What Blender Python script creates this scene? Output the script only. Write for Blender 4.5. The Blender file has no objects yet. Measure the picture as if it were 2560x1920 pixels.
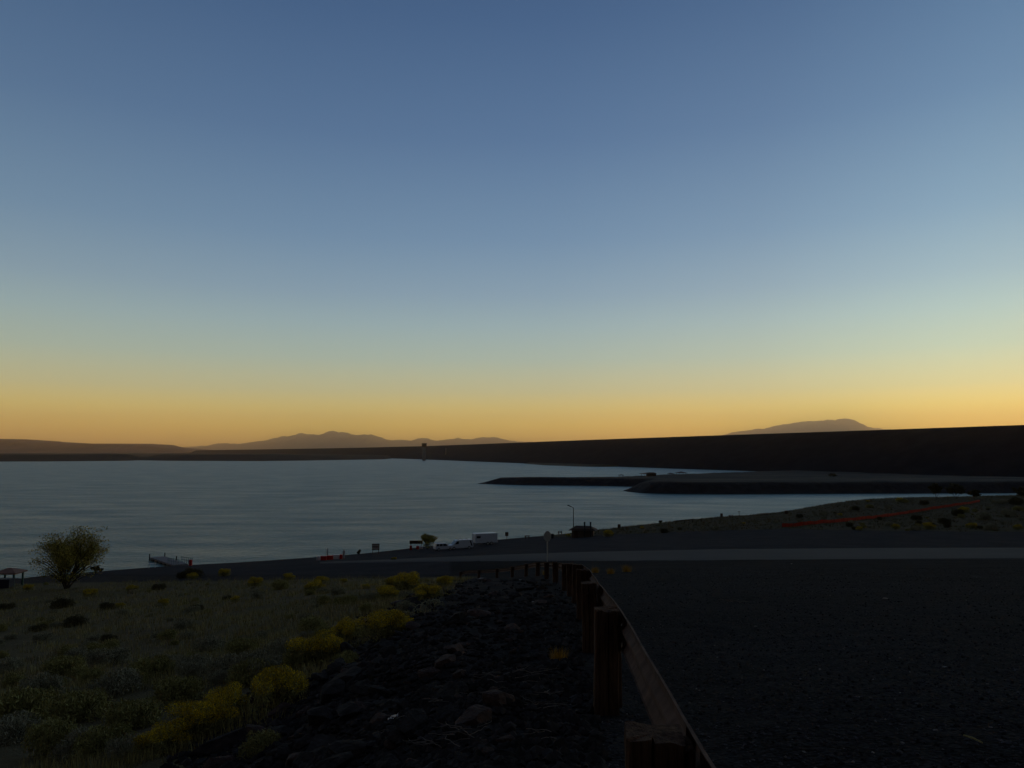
import bpy, math, random
import numpy as np
from mathutils import Vector, Matrix
R = math.radians
random.seed(7); rng = np.random.default_rng(7)
scene = bpy.context.scene

# ---------------------------------------------------------------- camera
F = 1898.0; PITCH = R(5.18); CH = 21.5          # focal length in photo pixels, upward pitch, camera height over the lake
cam_d = bpy.data.cameras.new('camera'); cam = bpy.data.objects.new('camera', cam_d)
scene.collection.objects.link(cam); scene.camera = cam
cam.location = (0, 0, CH); cam.rotation_euler = (R(90) + PITCH, 0, 0)
cam_d.sensor_width = 36; cam_d.lens = 36 * F / 2560; cam_d.clip_start = 0.05; cam_d.clip_end = 120000

# ---------------------------------------------------------------- sky (after sunset, no sun disc)
def lin(c): return tuple((v/255/12.92 if v/255 <= .04045 else ((v/255+.055)/1.055)**2.4) for v in c)
w = bpy.data.worlds.new('World'); scene.world = w; w.use_nodes = True
nt = w.node_tree; nt.nodes.clear()
def N(t, **k):
    n = nt.nodes.new(t)
    for a, b in k.items(): setattr(n, a, b)
    return n
tc = N('ShaderNodeTexCoord'); sep = N('ShaderNodeSeparateXYZ'); nt.links.new(tc.outputs['Generated'], sep.inputs[0])
asn = N('ShaderNodeMath', operation='ARCSINE'); nt.links.new(sep.outputs['Z'], asn.inputs[0])
mr = N('ShaderNodeMapRange'); nt.links.new(asn.outputs[0], mr.inputs[0]); mr.inputs[1].default_value = 0; mr.inputs[2].default_value = R(90)
ramp = N('ShaderNodeValToRGB'); nt.links.new(mr.outputs[0], ramp.inputs[0])
HAZE = 3.0e-5                                    # air density; the sky outside the haze box is what gives these colours once seen through it
SKY = [(0, (168,126,66)), (.8, (175,137,64)), (1.6, (191,160,66)), (2.2, (196,173,74)), (3.2, (196,183,100)), (4.6, (180,184,140)), (7.0, (160,181,168)), (9.5, (147,173,178)),
       (11.8, (132,159,177)), (15.9, (112,142,170)), (23, (89,118,153)), (31, (71,99,136)), (40, (56,78,112)), (55, (45,51,62)), (90, (40,42,46))]
cr = ramp.color_ramp
for i, (e, c) in enumerate(SKY):
    if i < 2: el = cr.elements[i]; el.position = e/90
    else: el = cr.elements.new(e/90)
    T_ = math.exp(-HAZE*min(2430/max(math.sin(R(e)), 1e-4), 50000)); el.color = (*[v*(1-(1-T_)*.80)/T_/2 for v in lin(c)], 1)
# the glow is toward +Y and a little stronger to the right; the sky behind the camera is dimmer
az = N('ShaderNodeMapRange'); nt.links.new(sep.outputs['Y'], az.inputs[0])
az.inputs[1].default_value = -1; az.inputs[2].default_value = .55; az.inputs[3].default_value = .25; az.inputs[4].default_value = 1
xr = N('ShaderNodeMapRange'); nt.links.new(sep.outputs['X'], xr.inputs[0])
xr.inputs[1].default_value = -.6; xr.inputs[2].default_value = .6; xr.inputs[3].default_value = 4; xr.inputs[4].default_value = 4     # the ramp holds half values
mul = N('ShaderNodeMath', operation='MULTIPLY'); nt.links.new(az.outputs[0], mul.inputs[0]); nt.links.new(xr.outputs[0], mul.inputs[1])
bk = N('ShaderNodeMapRange'); nt.links.new(sep.outputs['Y'], bk.inputs[0]); bk.inputs[1].default_value = -.6; bk.inputs[2].default_value = .35; bk.inputs[3].default_value = .8; bk.inputs[4].default_value = 0
bm_x = N('ShaderNodeMix', data_type='RGBA'); nt.links.new(bk.outputs[0], bm_x.inputs[0]); nt.links.new(ramp.outputs[0], bm_x.inputs[6]); bm_x.inputs[7].default_value = (*[v/2 for v in lin((74,72,82))], 1)
tr_ = N('ShaderNodeMapRange'); nt.links.new(sep.outputs['X'], tr_.inputs[0]); tr_.inputs[1].default_value = -.6; tr_.inputs[2].default_value = .8
tn_ = N('ShaderNodeValToRGB'); nt.links.new(tr_.outputs[0], tn_.inputs[0]); te = tn_.color_ramp
for i, (x_, c_) in enumerate([(-.6,(.93,.92,.88)),(-.25,(.93,.94,.94)),(.05,(1,1,1)),(.3,(1.2,1.15,1.09)),(.5,(1.48,1.42,1.26)),(.8,(1.75,1.58,1.28))]):
    el = te.elements[i] if i < 2 else te.elements.new((x_+.6)/1.4)
    el.position = (x_+.6)/1.4; el.color = (*[v/2 for v in c_], 1)
tm = N('ShaderNodeMix', data_type='RGBA', blend_type='MULTIPLY'); tm.inputs[0].default_value = 1; nt.links.new(bm_x.outputs[2], tm.inputs[6]); nt.links.new(tn_.outputs[0], tm.inputs[7])
bg = N('ShaderNodeBackground'); nt.links.new(tm.outputs[2], bg.inputs[0]); nt.links.new(mul.outputs[0], bg.inputs[1])
wo = N('ShaderNodeOutputWorld'); nt.links.new(bg.outputs[0], wo.inputs[0])
scene.view_settings.view_transform = 'Standard'; scene.view_settings.look = 'None'
scene.cycles.volume_bounces = 3
scene.view_settings.exposure = 0; scene.view_settings.gamma = 1

# ---------------------------------------------------------------- helpers
CP, SP = math.cos(PITCH), math.sin(PITCH)
def ray(px, py):
    u = (px-1280)/F; v = (960-py)/F
    return Vector((u, CP - v*SP, SP + v*CP))
def W(px, py, d):                       # point at depth d (metres north of the camera)
    r = ray(px, py); return Vector((0, 0, CH)) + r*(d/r.y)
def WZ(px, py, z=0.0):                  # point on the level z
    r = ray(px, py); return Vector((0, 0, CH)) + r*((z-CH)/r.z)
def project(x, y, z):
    yc = y*CP + (z-CH)*SP; zc = -y*SP + (z-CH)*CP
    yc = np.maximum(yc, .05)
    return 1280 + F*x/yc, 960 - F*zc/yc

def vnoise(x, y, seed=0):
    x = np.asarray(x, float); y = np.asarray(y, float)
    xi = np.floor(x); yi = np.floor(y); fx = x-xi; fy = y-yi
    fx = fx*fx*(3-2*fx); fy = fy*fy*(3-2*fy)
    def h(a, b):
        n = np.sin(a*127.1 + b*311.7 + seed*74.7)*43758.5453
        return n - np.floor(n)
    return (h(xi, yi)*(1-fx)+h(xi+1, yi)*fx)*(1-fy) + (h(xi, yi+1)*(1-fx)+h(xi+1, yi+1)*fx)*fy
def fbm(x, y, o=4, seed=0):
    t = 0; a = .5
    for i in range(o): t = t + a*(vnoise(x, y, seed+i)-.5); x = x*2.03+3.1; y = y*2.03+1.7; a *= .5
    return t

def tag(o, label=None, cat=None, group=None, kind=None):
    if label: o['label'] = label
    if cat: o['category'] = cat
    if group: o['group'] = group
    if kind: o['kind'] = kind
    return o
def empty(name, loc, rz=0.0, label=None, cat=None, group=None):
    o = bpy.data.objects.new(name, None); scene.collection.objects.link(o)
    o.location = loc; o.rotation_euler = (0, 0, rz); o.empty_display_size = .3
    return tag(o, label, cat, group)
class MB:
    def __init__(s): s.v = []; s.f = []; s.m = []
    def add(s, vs, fs, mi=0):
        b = len(s.v); s.v += [tuple(p) for p in vs]
        for f in fs: s.f.append(tuple(b+i for i in f)); s.m.append(mi)
    def box(s, c, d, rz=0, mi=0, taper=1.0, M=None):
        cx, cy, cz = c; x, y, z = d[0]/2, d[1]/2, d[2]/2; t = taper
        vs = [(-x,-y,-z),(x,-y,-z),(x,y,-z),(-x,y,-z),(-x*t,-y*t,z),(x*t,-y*t,z),(x*t,y*t,z),(-x*t,y*t,z)]
        m = M or Matrix.Rotation(rz, 3, 'Z')
        s.add([m @ Vector(p) + Vector(c) for p in vs], [(0,3,2,1),(4,5,6,7),(0,1,5,4),(1,2,6,5),(2,3,7,6),(3,0,4,7)], mi)
    def tube(s, pts, rad, n=6, mi=0, caps=True):
        rings = []
        for i, p in enumerate(pts):
            p = Vector(p); a = Vector(pts[max(i-1, 0)]); b = Vector(pts[min(i+1, len(pts)-1)])
            t = (b-a).normalized() if (b-a).length > 1e-9 else Vector((0,0,1))
            up = Vector((1,0,0)) if abs(t.x) < .8 else Vector((0,1,0))
            e1 = t.cross(up).normalized(); e2 = t.cross(e1); r = rad[i] if hasattr(rad, '__len__') else rad
            rings.append([p + (e1*math.cos(k*2*math.pi/n) + e2*math.sin(k*2*math.pi/n))*r for k in range(n)])
        vs = [q for rg in rings for q in rg]; fs = []
        for i in range(len(pts)-1):
            for k in range(n): fs.append((i*n+k, i*n+(k+1)%n, (i+1)*n+(k+1)%n, (i+1)*n+k))
        if caps: fs += [tuple(range(n))[::-1], tuple((len(pts)-1)*n+k for k in range(n))]
        s.add(vs, fs, mi)
    def prism(s, poly, y0, y1, mi=0):     # polygon in XZ, extruded along Y
        n = len(poly); vs = [(x, y0, z) for x, z in poly] + [(x, y1, z) for x, z in poly]
        s.add(vs, [tuple(range(n)), tuple(range(2*n-1, n-1, -1))] + [(k, k+n, (k+1)%n+n, (k+1)%n) for k in range(n)], mi)
    def build(s, name, mat, parent=None, smooth=False, loc=None, bevel=0):
        me = bpy.data.meshes.new(name); me.from_pydata(s.v, [], s.f)
        for m in (mat if isinstance(mat, (list, tuple)) else [mat]): me.materials.append(m)
        if any(s.m): me.polygons.foreach_set('material_index', s.m)
        if smooth: me.polygons.foreach_set('use_smooth', [True]*len(me.polygons))
        me.update(); o = bpy.data.objects.new(name, me); scene.collection.objects.link(o)
        if parent: o.parent = parent
        if loc: o.location = loc
        if bevel:
            b = o.modifiers.new('bevel', 'BEVEL'); b.width = bevel; b.segments = 2; b.limit_method = 'ANGLE'
        return o
def grid_obj(name, X, Y, Z, mat, smooth=True, closed=False, attrs=None):
    n, m = X.shape
    V = np.stack([X, Y, Z], -1).reshape(-1, 3)
    i, j = np.meshgrid(np.arange(n-1), np.arange(m if closed else m-1), indexing='ij'); j2 = (j+1) % m
    Fc = np.stack([i*m+j, i*m+j2, (i+1)*m+j2, (i+1)*m+j], -1).reshape(-1, 4)
    me = bpy.data.meshes.new(name); me.vertices.add(len(V)); me.vertices.foreach_set('co', V.ravel())
    me.loops.add(Fc.size); me.loops.foreach_set('vertex_index', Fc.ravel().astype(np.int32))
    me.polygons.add(len(Fc)); me.polygons.foreach_set('loop_start', np.arange(0, Fc.size, 4, dtype=np.int32))
    me.polygons.foreach_set('loop_total', np.full(len(Fc), 4, dtype=np.int32))
    me.polygons.foreach_set('use_smooth', np.full(len(Fc), smooth)); me.update(calc_edges=True)
    if attrs is not None:
        a = me.color_attributes.new('zone', 'FLOAT_COLOR', 'POINT'); a.data.foreach_set('color', attrs.reshape(-1).astype(np.float32))
    me.materials.append(mat); o = bpy.data.objects.new(name, me); scene.collection.objects.link(o); return o

# ---------------------------------------------------------------- materials
def mat(name, col, rough=.85, spec=.25, metal=0, var=.25, scale=6.0, bump=0, bscale=None, island=0, col2=None, coords='Object', stretch=None, transl=0):
    m = bpy.data.materials.new(name); m.use_nodes = True; t = m.node_tree; b = t.nodes['Principled BSDF']
    b.inputs['Roughness'].default_value = rough; b.inputs['Specular IOR Level'].default_value = spec; b.inputs['Metallic'].default_value = metal
    co = t.nodes.new('ShaderNodeTexCoord'); src = co.outputs[coords]
    if stretch:
        mp = t.nodes.new('ShaderNodeMapping'); mp.inputs['Scale'].default_value = stretch; t.links.new(src, mp.inputs[0]); src = mp.outputs[0]
    no = t.nodes.new('ShaderNodeTexNoise'); no.inputs['Scale'].default_value = scale; no.inputs['Detail'].default_value = 6; t.links.new(src, no.inputs[0])
    cr = t.nodes.new('ShaderNodeValToRGB'); c2 = col2 or tuple(min(1, c*(1+var)) for c in col)
    cr.color_ramp.elements[0].position = .3; cr.color_ramp.elements[1].position = .7
    cr.color_ramp.elements[0].color = (*[c*(1-var) for c in col], 1); cr.color_ramp.elements[1].color = (*c2, 1)
    t.links.new(no.outputs[0], cr.inputs[0]); out = cr.outputs[0]
    if island:
        g = t.nodes.new('ShaderNodeNewGeometry'); mx = t.nodes.new('ShaderNodeHueSaturation')
        mr_ = t.nodes.new('ShaderNodeMapRange'); mr_.inputs[3].default_value = 1-island; mr_.inputs[4].default_value = 1+island
        t.links.new(g.outputs['Random Per Island'], mr_.inputs[0]); t.links.new(mr_.outputs[0], mx.inputs['Value']); t.links.new(out, mx.inputs['Color']); out = mx.outputs[0]
    t.links.new(out, b.inputs['Base Color'])
    if bump:
        n2 = t.nodes.new('ShaderNodeTexNoise'); n2.inputs['Scale'].default_value = bscale or scale*3; n2.inputs['Detail'].default_value = 8; t.links.new(src, n2.inputs[0])
        bp = t.nodes.new('ShaderNodeBump'); bp.inputs['Strength'].default_value = 1; bp.inputs['Distance'].default_value = bump
        t.links.new(n2.outputs[0], bp.inputs['Height']); t.links.new(bp.outputs[0], b.inputs['Normal'])
    return m
M = {}
M['wood'] = mat('weathered_wood', (.09,.044,.026), .9, .1, var=.5, scale=5, bump=.02, bscale=14, stretch=(9,9,.7), col2=(.15,.085,.052))
M['rust'] = mat('rusted_steel', (.095,.055,.042), .85, .1, var=.35, scale=7, bump=.002, bscale=60, col2=(.14,.088,.068))
M['galv'] = mat('galvanised_steel', (.35,.36,.38), .45, .5, metal=.6, var=.15, scale=9)
M['signback'] = mat('bare_aluminium', (.17,.19,.22), .45, .5, metal=.3, var=.12, scale=5)
M['white'] = mat('white_paint', (.48,.54,.62), .35, .5, var=.06, scale=2)
M['white2'] = mat('white_plastic', (.75,.75,.74), .5, .4, var=.08, scale=3)
M['red'] = mat('red_plastic', (.5,.015,.012), .5, .4, var=.15, scale=3)
M['orange'] = mat('orange_mesh', (.42,.04,.015), .8, .1, var=.3, scale=1.5)
M['black'] = mat('black_rubber', (.02,.02,.02), .8, .3)
M['glass'] = mat('dark_glass', (.012,.016,.022), .1, .6)
M['darkmetal'] = mat('dark_metal', (.03,.03,.032), .6, .4)
M['brown'] = mat('brown_paint', (.09,.055,.035), .8, .2)
M['darkroof'] = mat('brown_roof', (.07,.05,.04), .85, .2, bump=.01)
M['tanwall'] = mat('tan_block', (.13,.10,.075), .9, .1)
M['tanroof'] = mat('faded_roof', (.26,.15,.11), .85, .2, bump=.01)
M['green'] = mat('green_post', (.03,.09,.075), .6, .3)
M['concrete'] = mat('concrete', (.3,.29,.28), .9, .1, scale=.3)
M['deck'] = mat('grey_decking', (.2,.19,.2), .8, .2)
M['teal'] = mat('teal_railing', (.05,.16,.16), .6, .3)
M['bark'] = mat('bark', (.06,.045,.03), .95, .1, bump=.01)
M['leaf_olive'] = mat('olive_leaves', (.34,.29,.05), .7, .2, island=.45, var=.4, scale=.6)
M['leaf_dark'] = mat('dark_leaves', (.075,.065,.022), .7, .2, island=.4, var=.3, scale=.8)
M['leaf_sage'] = mat('sage_leaves', (.30,.29,.19), .8, .1, island=.4, var=.3, scale=1.5)
M['leaf_green'] = mat('rabbitbrush_stems', (.30,.28,.10), .8, .1, island=.4, var=.3, scale=1.5)
M['blossom'] = mat('yellow_blossom', (.78,.54,.02), .8, .1, island=.5, var=.4, scale=2.2)
M['straw'] = mat('dry_grass', (.46,.38,.19), .85, .1, island=.5, var=.4, scale=.15, col2=(.36,.32,.11))
M['yellowgrass'] = mat('yellow_grass', (.5,.30,.04), .8, .1, island=.4)
M['twig'] = mat('grey_twigs', (.19,.17,.145), .9, .1, island=.3)
M['rock'] = mat('basalt', (.040,.036,.034), .95, .05, var=.5, scale=2.5, bump=.03, bscale=6, col2=(.058,.051,.046))
M['redrock'] = mat('red_basalt', (.062,.038,.030), .9, .2, var=.4, scale=2.5, bump=.03, bscale=6)
M['palerock'] = mat('pale_stone', (.3,.28,.27), .9, .2, var=.3, scale=6, bump=.01)
M['pebble'] = mat('crushed_basalt', (.055,.055,.06), .95, .03, island=.8, var=.3, scale=3)
M['skin'] = mat('skin', (.45,.26,.18), .6, .3)
M['navy'] = mat('navy_cloth', (.02,.022,.035), .9, .1)
M['palecloth'] = mat('pale_cloth', (.5,.5,.5), .9, .1)
M['hair'] = mat('dark_hair', (.02,.015,.01), .7, .2)
M['signwhite'] = mat('pale_panel', (.42,.40,.36), .7, .2)
M['tail'] = mat('red_lens', (.35,.01,.01), .3, .5)

def ground_mat():
    m = bpy.data.materials.new('ground'); m.use_nodes = True; t = m.node_tree; b = t.nodes['Principled BSDF']
    b.inputs['Roughness'].default_value = .95; b.inputs['Specular IOR Level'].default_value = .02
    def nd(x): return t.nodes.new(x)
    co = nd('ShaderNodeTexCoord'); P = co.outputs['Object']
    vc = nd('ShaderNodeVertexColor'); vc.layer_name = 'zone'; sp = nd('ShaderNodeSeparateColor'); t.links.new(vc.outputs[0], sp.inputs[0])
    def noise(s, d=6):
        n = nd('ShaderNodeTexNoise'); n.inputs['Scale'].default_value = s; n.inputs['Detail'].default_value = d; t.links.new(P, n.inputs[0]); return n.outputs[0]
    def ramp(src, a, ca, bb, cb):
        r = nd('ShaderNodeValToRGB'); t.links.new(src, r.inputs[0]); r.color_ramp.elements[0].position = a; r.color_ramp.elements[1].position = bb
        r.color_ramp.elements[0].color = (*ca, 1); r.color_ramp.elements[1].color = (*cb, 1); return r.outputs[0]
    def mix(f, a, c):
        x = nd('ShaderNodeMix'); x.data_type = 'RGBA'; t.links.new(f, x.inputs[0]); t.links.new(a, x.inputs[6]); t.links.new(c, x.inputs[7]); return x.outputs[2]
    vo = nd('ShaderNodeTexVoronoi'); vo.inputs['Scale'].default_value = 26; t.links.new(P, vo.inputs[0])
    gv = nd('ShaderNodeSeparateColor'); t.links.new(vo.outputs['Color'], gv.inputs[0])
    gravel = mix(ramp(noise(.22), .35, (0,0,0), .65, (1,1,1)), ramp(gv.outputs[0], .1, (.018,.018,.020), .95, (.044,.045,.049)), ramp(gv.outputs[1], .1, (.013,.013,.013), .97, (.034,.033,.034)))
    scrub = mix(ramp(noise(.13), .4, (0,0,0), .62, (1,1,1)), ramp(noise(1.7), .3, (.10,.085,.055), .7, (.17,.145,.085)), ramp(noise(3.1), .3, (.085,.078,.04), .7, (.16,.14,.065)))
    rocky = ramp(noise(2.2), .3, (.03,.028,.027), .75, (.065,.058,.054))
    asph = ramp(noise(.25), .3, (.036,.036,.042), .7, (.05,.05,.056))
    c = mix(sp.outputs[0], gravel, scrub); c = mix(sp.outputs[1], c, rocky); c = mix(sp.outputs[2], c, asph)
    t.links.new(c, b.inputs['Base Color'])
    bp = nd('ShaderNodeBump'); bp.inputs['Strength'].default_value = .9; bp.inputs['Distance'].default_value = .03; bp.invert = True
    t.links.new(vo.outputs['Distance'], bp.inputs['Height'])
    b2 = nd('ShaderNodeBump'); b2.inputs['Strength'].default_value = .8; b2.inputs['Distance'].default_value = .12
    t.links.new(noise(2.5, 10), b2.inputs['Height']); t.links.new(bp.outputs[0], b2.inputs['Normal']); t.links.new(b2.outputs[0], b.inputs['Normal'])
    return m
def water_mat():
    m = bpy.data.materials.new('lake_water'); m.use_nodes = True; t = m.node_tree; b = t.nodes['Principled BSDF']
    b.inputs['Base Color'].default_value = (.012,.14,.145,1); b.inputs['IOR'].default_value = 1.33; b.inputs['Specular IOR Level'].default_value = .55; b.inputs['Specular Tint'].default_value = (.82,.96,1,1)
    def nd(x): return t.nodes.new(x)
    co = nd('ShaderNodeTexCoord')
    def noise(sc, s, d, st=(1,1,1), rot=0):
        mp = nd('ShaderNodeMapping'); mp.inputs['Scale'].default_value = st; mp.inputs['Rotation'].default_value = (0,0,rot); t.links.new(co.outputs['Object'], mp.inputs[0])
        n = nd('ShaderNodeTexNoise'); n.inputs['Scale'].default_value = s; n.inputs['Detail'].default_value = d; t.links.new(mp.outputs[0], n.inputs[0]); return n.outputs[0]
    lanes = noise(1, .09, 10, (.3,1.1,1), .12)
    rr = nd('ShaderNodeMapRange'); t.links.new(lanes, rr.inputs[0]); rr.inputs[1].default_value = .35; rr.inputs[2].default_value = .65; rr.inputs[3].default_value = .30; rr.inputs[4].default_value = .41
    t.links.new(rr.outputs[0], b.inputs['Roughness'])
    def bump(h, dist, prev=None, st=1):
        x = nd('ShaderNodeBump'); x.inputs['Strength'].default_value = st; x.inputs['Distance'].default_value = dist; t.links.new(h, x.inputs['Height'])
        if prev: t.links.new(prev, x.inputs['Normal'])
        return x.outputs[0]
    n0 = bump(noise(1, 2.2, 6, (.7,1.5,1), -.4), .25); n1 = bump(noise(1, .55, 8, (.7,1.5,1), .3), .8, n0)
    sx_ = nd('ShaderNodeSeparateXYZ'); t.links.new(co.outputs['Object'], sx_.inputs[0]); cm = nd('ShaderNodeMapRange'); t.links.new(sx_.outputs[0], cm.inputs[0])
    cm.inputs[1].default_value = -60; cm.inputs[2].default_value = 90; cm.inputs[3].default_value = 1; cm.inputs[4].default_value = .45   # calmer in the cove sheltered by the spits
    t.links.new(cm.outputs[0], n1.node.inputs['Strength'])
    n2 = bump(noise(1, .07, 6, (.9,1.15,1), -.2), .8, n1)
    t.links.new(n2, b.inputs['Normal']); return m
def plain_mat(name, a, c, s=.01):
    return mat(name, a, .95, .05, col2=c, var=.35, scale=s)

# ---------------------------------------------------------------- near ground: heights fitted to the slope down to the lake
CT = []                                  # (x, y, drop below the eye)
def cp(px, py, d): p = W(px, py, d); CT.append((p.x, p.y, CH-p.z))
RAIL = [(.36,-.9,1.50),(.63,2.9,1.92),(.915,6.7,2.24),(1.16,10.5,2.67),(1.40,14.3,3.04),(1.62,18.1,3.5),(1.78,22,4.04),(1.95,29.6,5.1),(1.98,37,6.1),(1.86,46,7.35),
        (1.45,53,8.4),(.7,60,9.6),(-.4,67,10.8),(-1.9,74,12.0),(-3.7,80,13.0),(-5.9,86,14.0)]
CT += RAIL
CT += [(0,0,1.62),(0,-6,1.2),(3,0,1.6),(14,0,1.7),(-3,1,2.0),(-14,0,5.5),(-14,8,5.2),(30,20,3.5),(-40,25,9.5),(-80,60,18),(60,50,7.5),(-110,95,22.5),(-150,115,27)]
for a in [(2100,1800,5.7),(2560,1920,4.4),(2560,1600,9.6),(2000,1500,16),(2560,1460,26),(1800,1450,30),(2200,1425,52),(2560,1410,68),(1700,1430,48),(1700,1408,76),(1450,1404,86),
          (1300,1920,4.9),(1000,1920,5.6),(800,1920,7.0),(600,1920,9.0),(300,1920,10.6),(0,1920,11.9),(600,1770,13),(1200,1700,8.3),(900,1700,10.6),(1200,1550,14.5),(1000,1550,18),
          (850,1620,17.2),(1150,1480,27),(1270,1462,31),(1000,1500,33),(900,1480,45),(600,1600,28),(300,1700,22),(0,1750,19),(200,1600,38),(0,1600,42),(500,1520,52),(200,1500,75),
          (500,1468,82),(0,1475,100),(250,1462,96),(750,1452,78),(950,1446,80),(1000,1430,97),(500,1428,115),(300,1437,122),(50,1462,112),(700,1408,130),(900,1394,140),
          (1145,1404,101),(1300,1402,95),(1700,1400,87),(2100,1397,86),(2560,1394,85),(900,1408,108),
          (1100,1390,118),(1300,1384,110),(1700,1375,100),(2560,1368,100),(1400,1366,135),(1100,1377,153),(1220,1361,165),(1000,1384,148),(1400,1349,176),(1800,1345,140),(1600,1325,185),
          (2560,1330,128),(2200,1328,135),(1960,1317,160),(2450,1254,262),(2560,1290,190),(2200,1290,205),(1900,1297,215),(2560,1238,372),(2300,1245,345),(2100,1254,322),(2000,1270,286)]:
    cp(*a)
SHORE = [(-500,1490),(-200,1465),(0,1449),(120,1438),(250,1428),(385,1417),(500,1411),(640,1403),(760,1394),(935,1381),(1040,1367),(1120,1360),(1245,1349),(1300,1343),(1430,1332),
         (1500,1323),(1640,1308),(1780,1293),(1900,1286),(1985,1278),(2060,1262),(2250,1249),(2560,1238),(2900,1228)]
for px, py in SHORE:
    p = WZ(px, py, 0); CT.append((p.x, p.y, CH)); k = 1.16
    q = p*k; CT.append((q.x, q.y, CH+3.5)); q = p*1.7; CT.append((q.x, q.y, CH+9))
CT = np.array(CT)
def st(x, y): yy = np.maximum(y, -1.5)+2.5; return np.clip(x/yy, -6, 6)*1.6, np.log(yy)
_s, _t = st(CT[:,0], CT[:,1]); _n = len(CT); _D = (CT[:,2]-1.2)/(np.maximum(CT[:,1], -1.5)+9.0)
def _k(ds, dt): return np.sqrt(ds*ds + dt*dt + .02)
_A = np.zeros((_n+3, _n+3)); _A[:_n,:_n] = _k(_s[:,None]-_s, _t[:,None]-_t) - np.eye(_n)*.006
_A[:_n,_n] = 1; _A[:_n,_n+1] = _s; _A[:_n,_n+2] = _t; _A[_n:,:_n] = _A[:_n,_n:].T
_w = np.linalg.lstsq(_A, np.concatenate([_D, [0,0,0]]), rcond=None)[0]
def base_z(x, y):
    x = np.asarray(x, float); y = np.asarray(y, float); s, t = st(x, y); sh = s.shape; s = s.ravel(); t = t.ravel(); out = np.empty(len(s))
    for a in range(0, len(s), 20000):
        b = slice(a, a+20000); out[b] = _k(s[b,None]-_s, t[b,None]-_t) @ _w[:_n] + _w[_n] + _w[_n+1]*s[b] + _w[_n+2]*t[b]
    out = out.reshape(sh); return CH - (1.2 + out*(np.maximum(y, -1.5)+9.0))
BANK = [(1438,1180),(1455,1160),(1480,1110),(1550,1000),(1620,885),(1700,765),(1800,690),(1920,540),(2300,300)]
RX = np.array(RAIL)
def railx(y): return np.interp(y, RX[:,1], RX[:,0])
def zones(x, y, z):
    px, py = project(x, y, z); n = fbm(x*.6, y*.6, 3, 5)
    front = (y > 1.0)
    xb = np.interp(py, [a for a, b in BANK], [b for a, b in BANK]); sc = np.clip((xb + n*160 - px)/50 + .5, 0, 1)
    sc = sc*np.clip((py - np.interp(px, [0,600,950,1150],[1456,1448,1442,1440]))/5, 0, 1)
    yb = np.interp(px, [1250,1400,1700,1980,2150,2560], [1340,1345,1331,1324,1328,1331]) + n*6
    sr = np.clip((yb - py)/3, 0, 1)*(px > 1250)
    scrub = np.where(front, np.clip(sc+sr, 0, 1), 0)
    rocky = np.where((y > -20) & (x < railx(y) + n*.5 - .15*np.clip(y/10, 0, 3)) & (scrub < .5) & (py > 1440), 1.0, 0)
    rocky = rocky*np.clip((railx(y) - x - .1 - .04*y + n*1.5)/.8, 0, 1)
    asph = np.where(front & (py < 1400) & (scrub < .5), 1.0, 0)*np.clip((1400-py)/3, 0, 1)
    asph = np.maximum(asph, np.where(front & (px < 1130) & (py < 1440) & (scrub < .5), 1.0, 0)*np.clip((1440-py)/6, 0, 1))
    return scrub, rocky, asph
def ground_z(x, y):
    z = base_z(x, y); sc, ro, asp = zones(x, y, z)
    z = z + (1-asp)*(fbm(x*.45, y*.45, 4, 1)*.10 + fbm(x*3, y*3, 3, 2)*.035)
    z = z + sc*(fbm(x*.3, y*.3, 4, 8)*.35) + ro*(fbm(x*.9, y*.9, 4, 9)*.45)
    return z
def gz(x, y): return float(ground_z(np.array([x]), np.array([y]))[0])
_td = np.exp(np.linspace(math.log(2.0), math.log(430), 500))
def hit(px, py):                          # where the sight line through a photo pixel meets the ground
    r = ray(px, py); ys = _td; xs = r.x/r.y*ys; zs = CH + r.z/r.y*ys; h = base_z(xs, ys) - zs
    i = int(np.argmax(h > 0)) if (h > 0).any() else len(ys)-1
    i = max(i, 1); a, b = h[i-1], h[i]; f = 0 if b == a else min(max(-a/(b-a), 0), 1)
    y = ys[i-1] + (ys[i]-ys[i-1])*f; x = r.x/r.y*y; return Vector((x, y, gz(x, y)))

M['ground'] = ground_mat()
rr = np.concatenate([[.02], np.exp(np.linspace(math.log(.5), math.log(520), 470))])
ang = np.radians(np.concatenate([np.arange(-180, -46, 4.0), np.arange(-46, 46, .32), np.arange(46, 180, 4.0)]))
RR, AA = np.meshgrid(rr, ang, indexing='ij'); GX = RR*np.sin(AA); GY = RR*np.cos(AA)
GZ = ground_z(GX, GY); zs = list(zones(GX, GY, GZ)); zs[0] = np.where(project(GX, GY, GZ)[0] > 1250, zs[0]*.5, zs[0])   # sparser scrub on the right-hand rise
tag(grid_obj('ground', GX, GY, GZ, M['ground'], closed=True, attrs=np.stack([zs[0], zs[1], zs[2], np.ones_like(GX)], -1)), kind='structure')

# road: a draped sheet crossing the slope
M['road'] = mat('worn_road', (.056,.056,.058), .9, .15, var=.12, scale=.12, coords='Object')
near = [(800,1409),(950,1406),(1100,1404),(1300,1402.5),(1500,1402),(1800,1400),(2200,1397),(2560,1395),(2900,1393)]
far = [(800,1406),(950,1400),(1100,1393),(1300,1385),(1500,1379),(1800,1373),(2200,1370),(2560,1369),(2900,1368)]
pts = []
for q in np.linspace(800, 2900, 110):
    a = hit(q, np.interp(q, *zip(*near))); b = hit(q, np.interp(q, *zip(*far))); pts.append([a.lerp(b, k/10) for k in range(11)])
X = np.array([[p.x for p in r_] for r_ in pts]); Y = np.array([[p.y for p in r_] for r_ in pts])
tag(grid_obj('road', X, Y, ground_z(X, Y)+np.array([.0,.06]+[.09]*7+[.06,.0]), M['road']), kind='structure')

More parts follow.
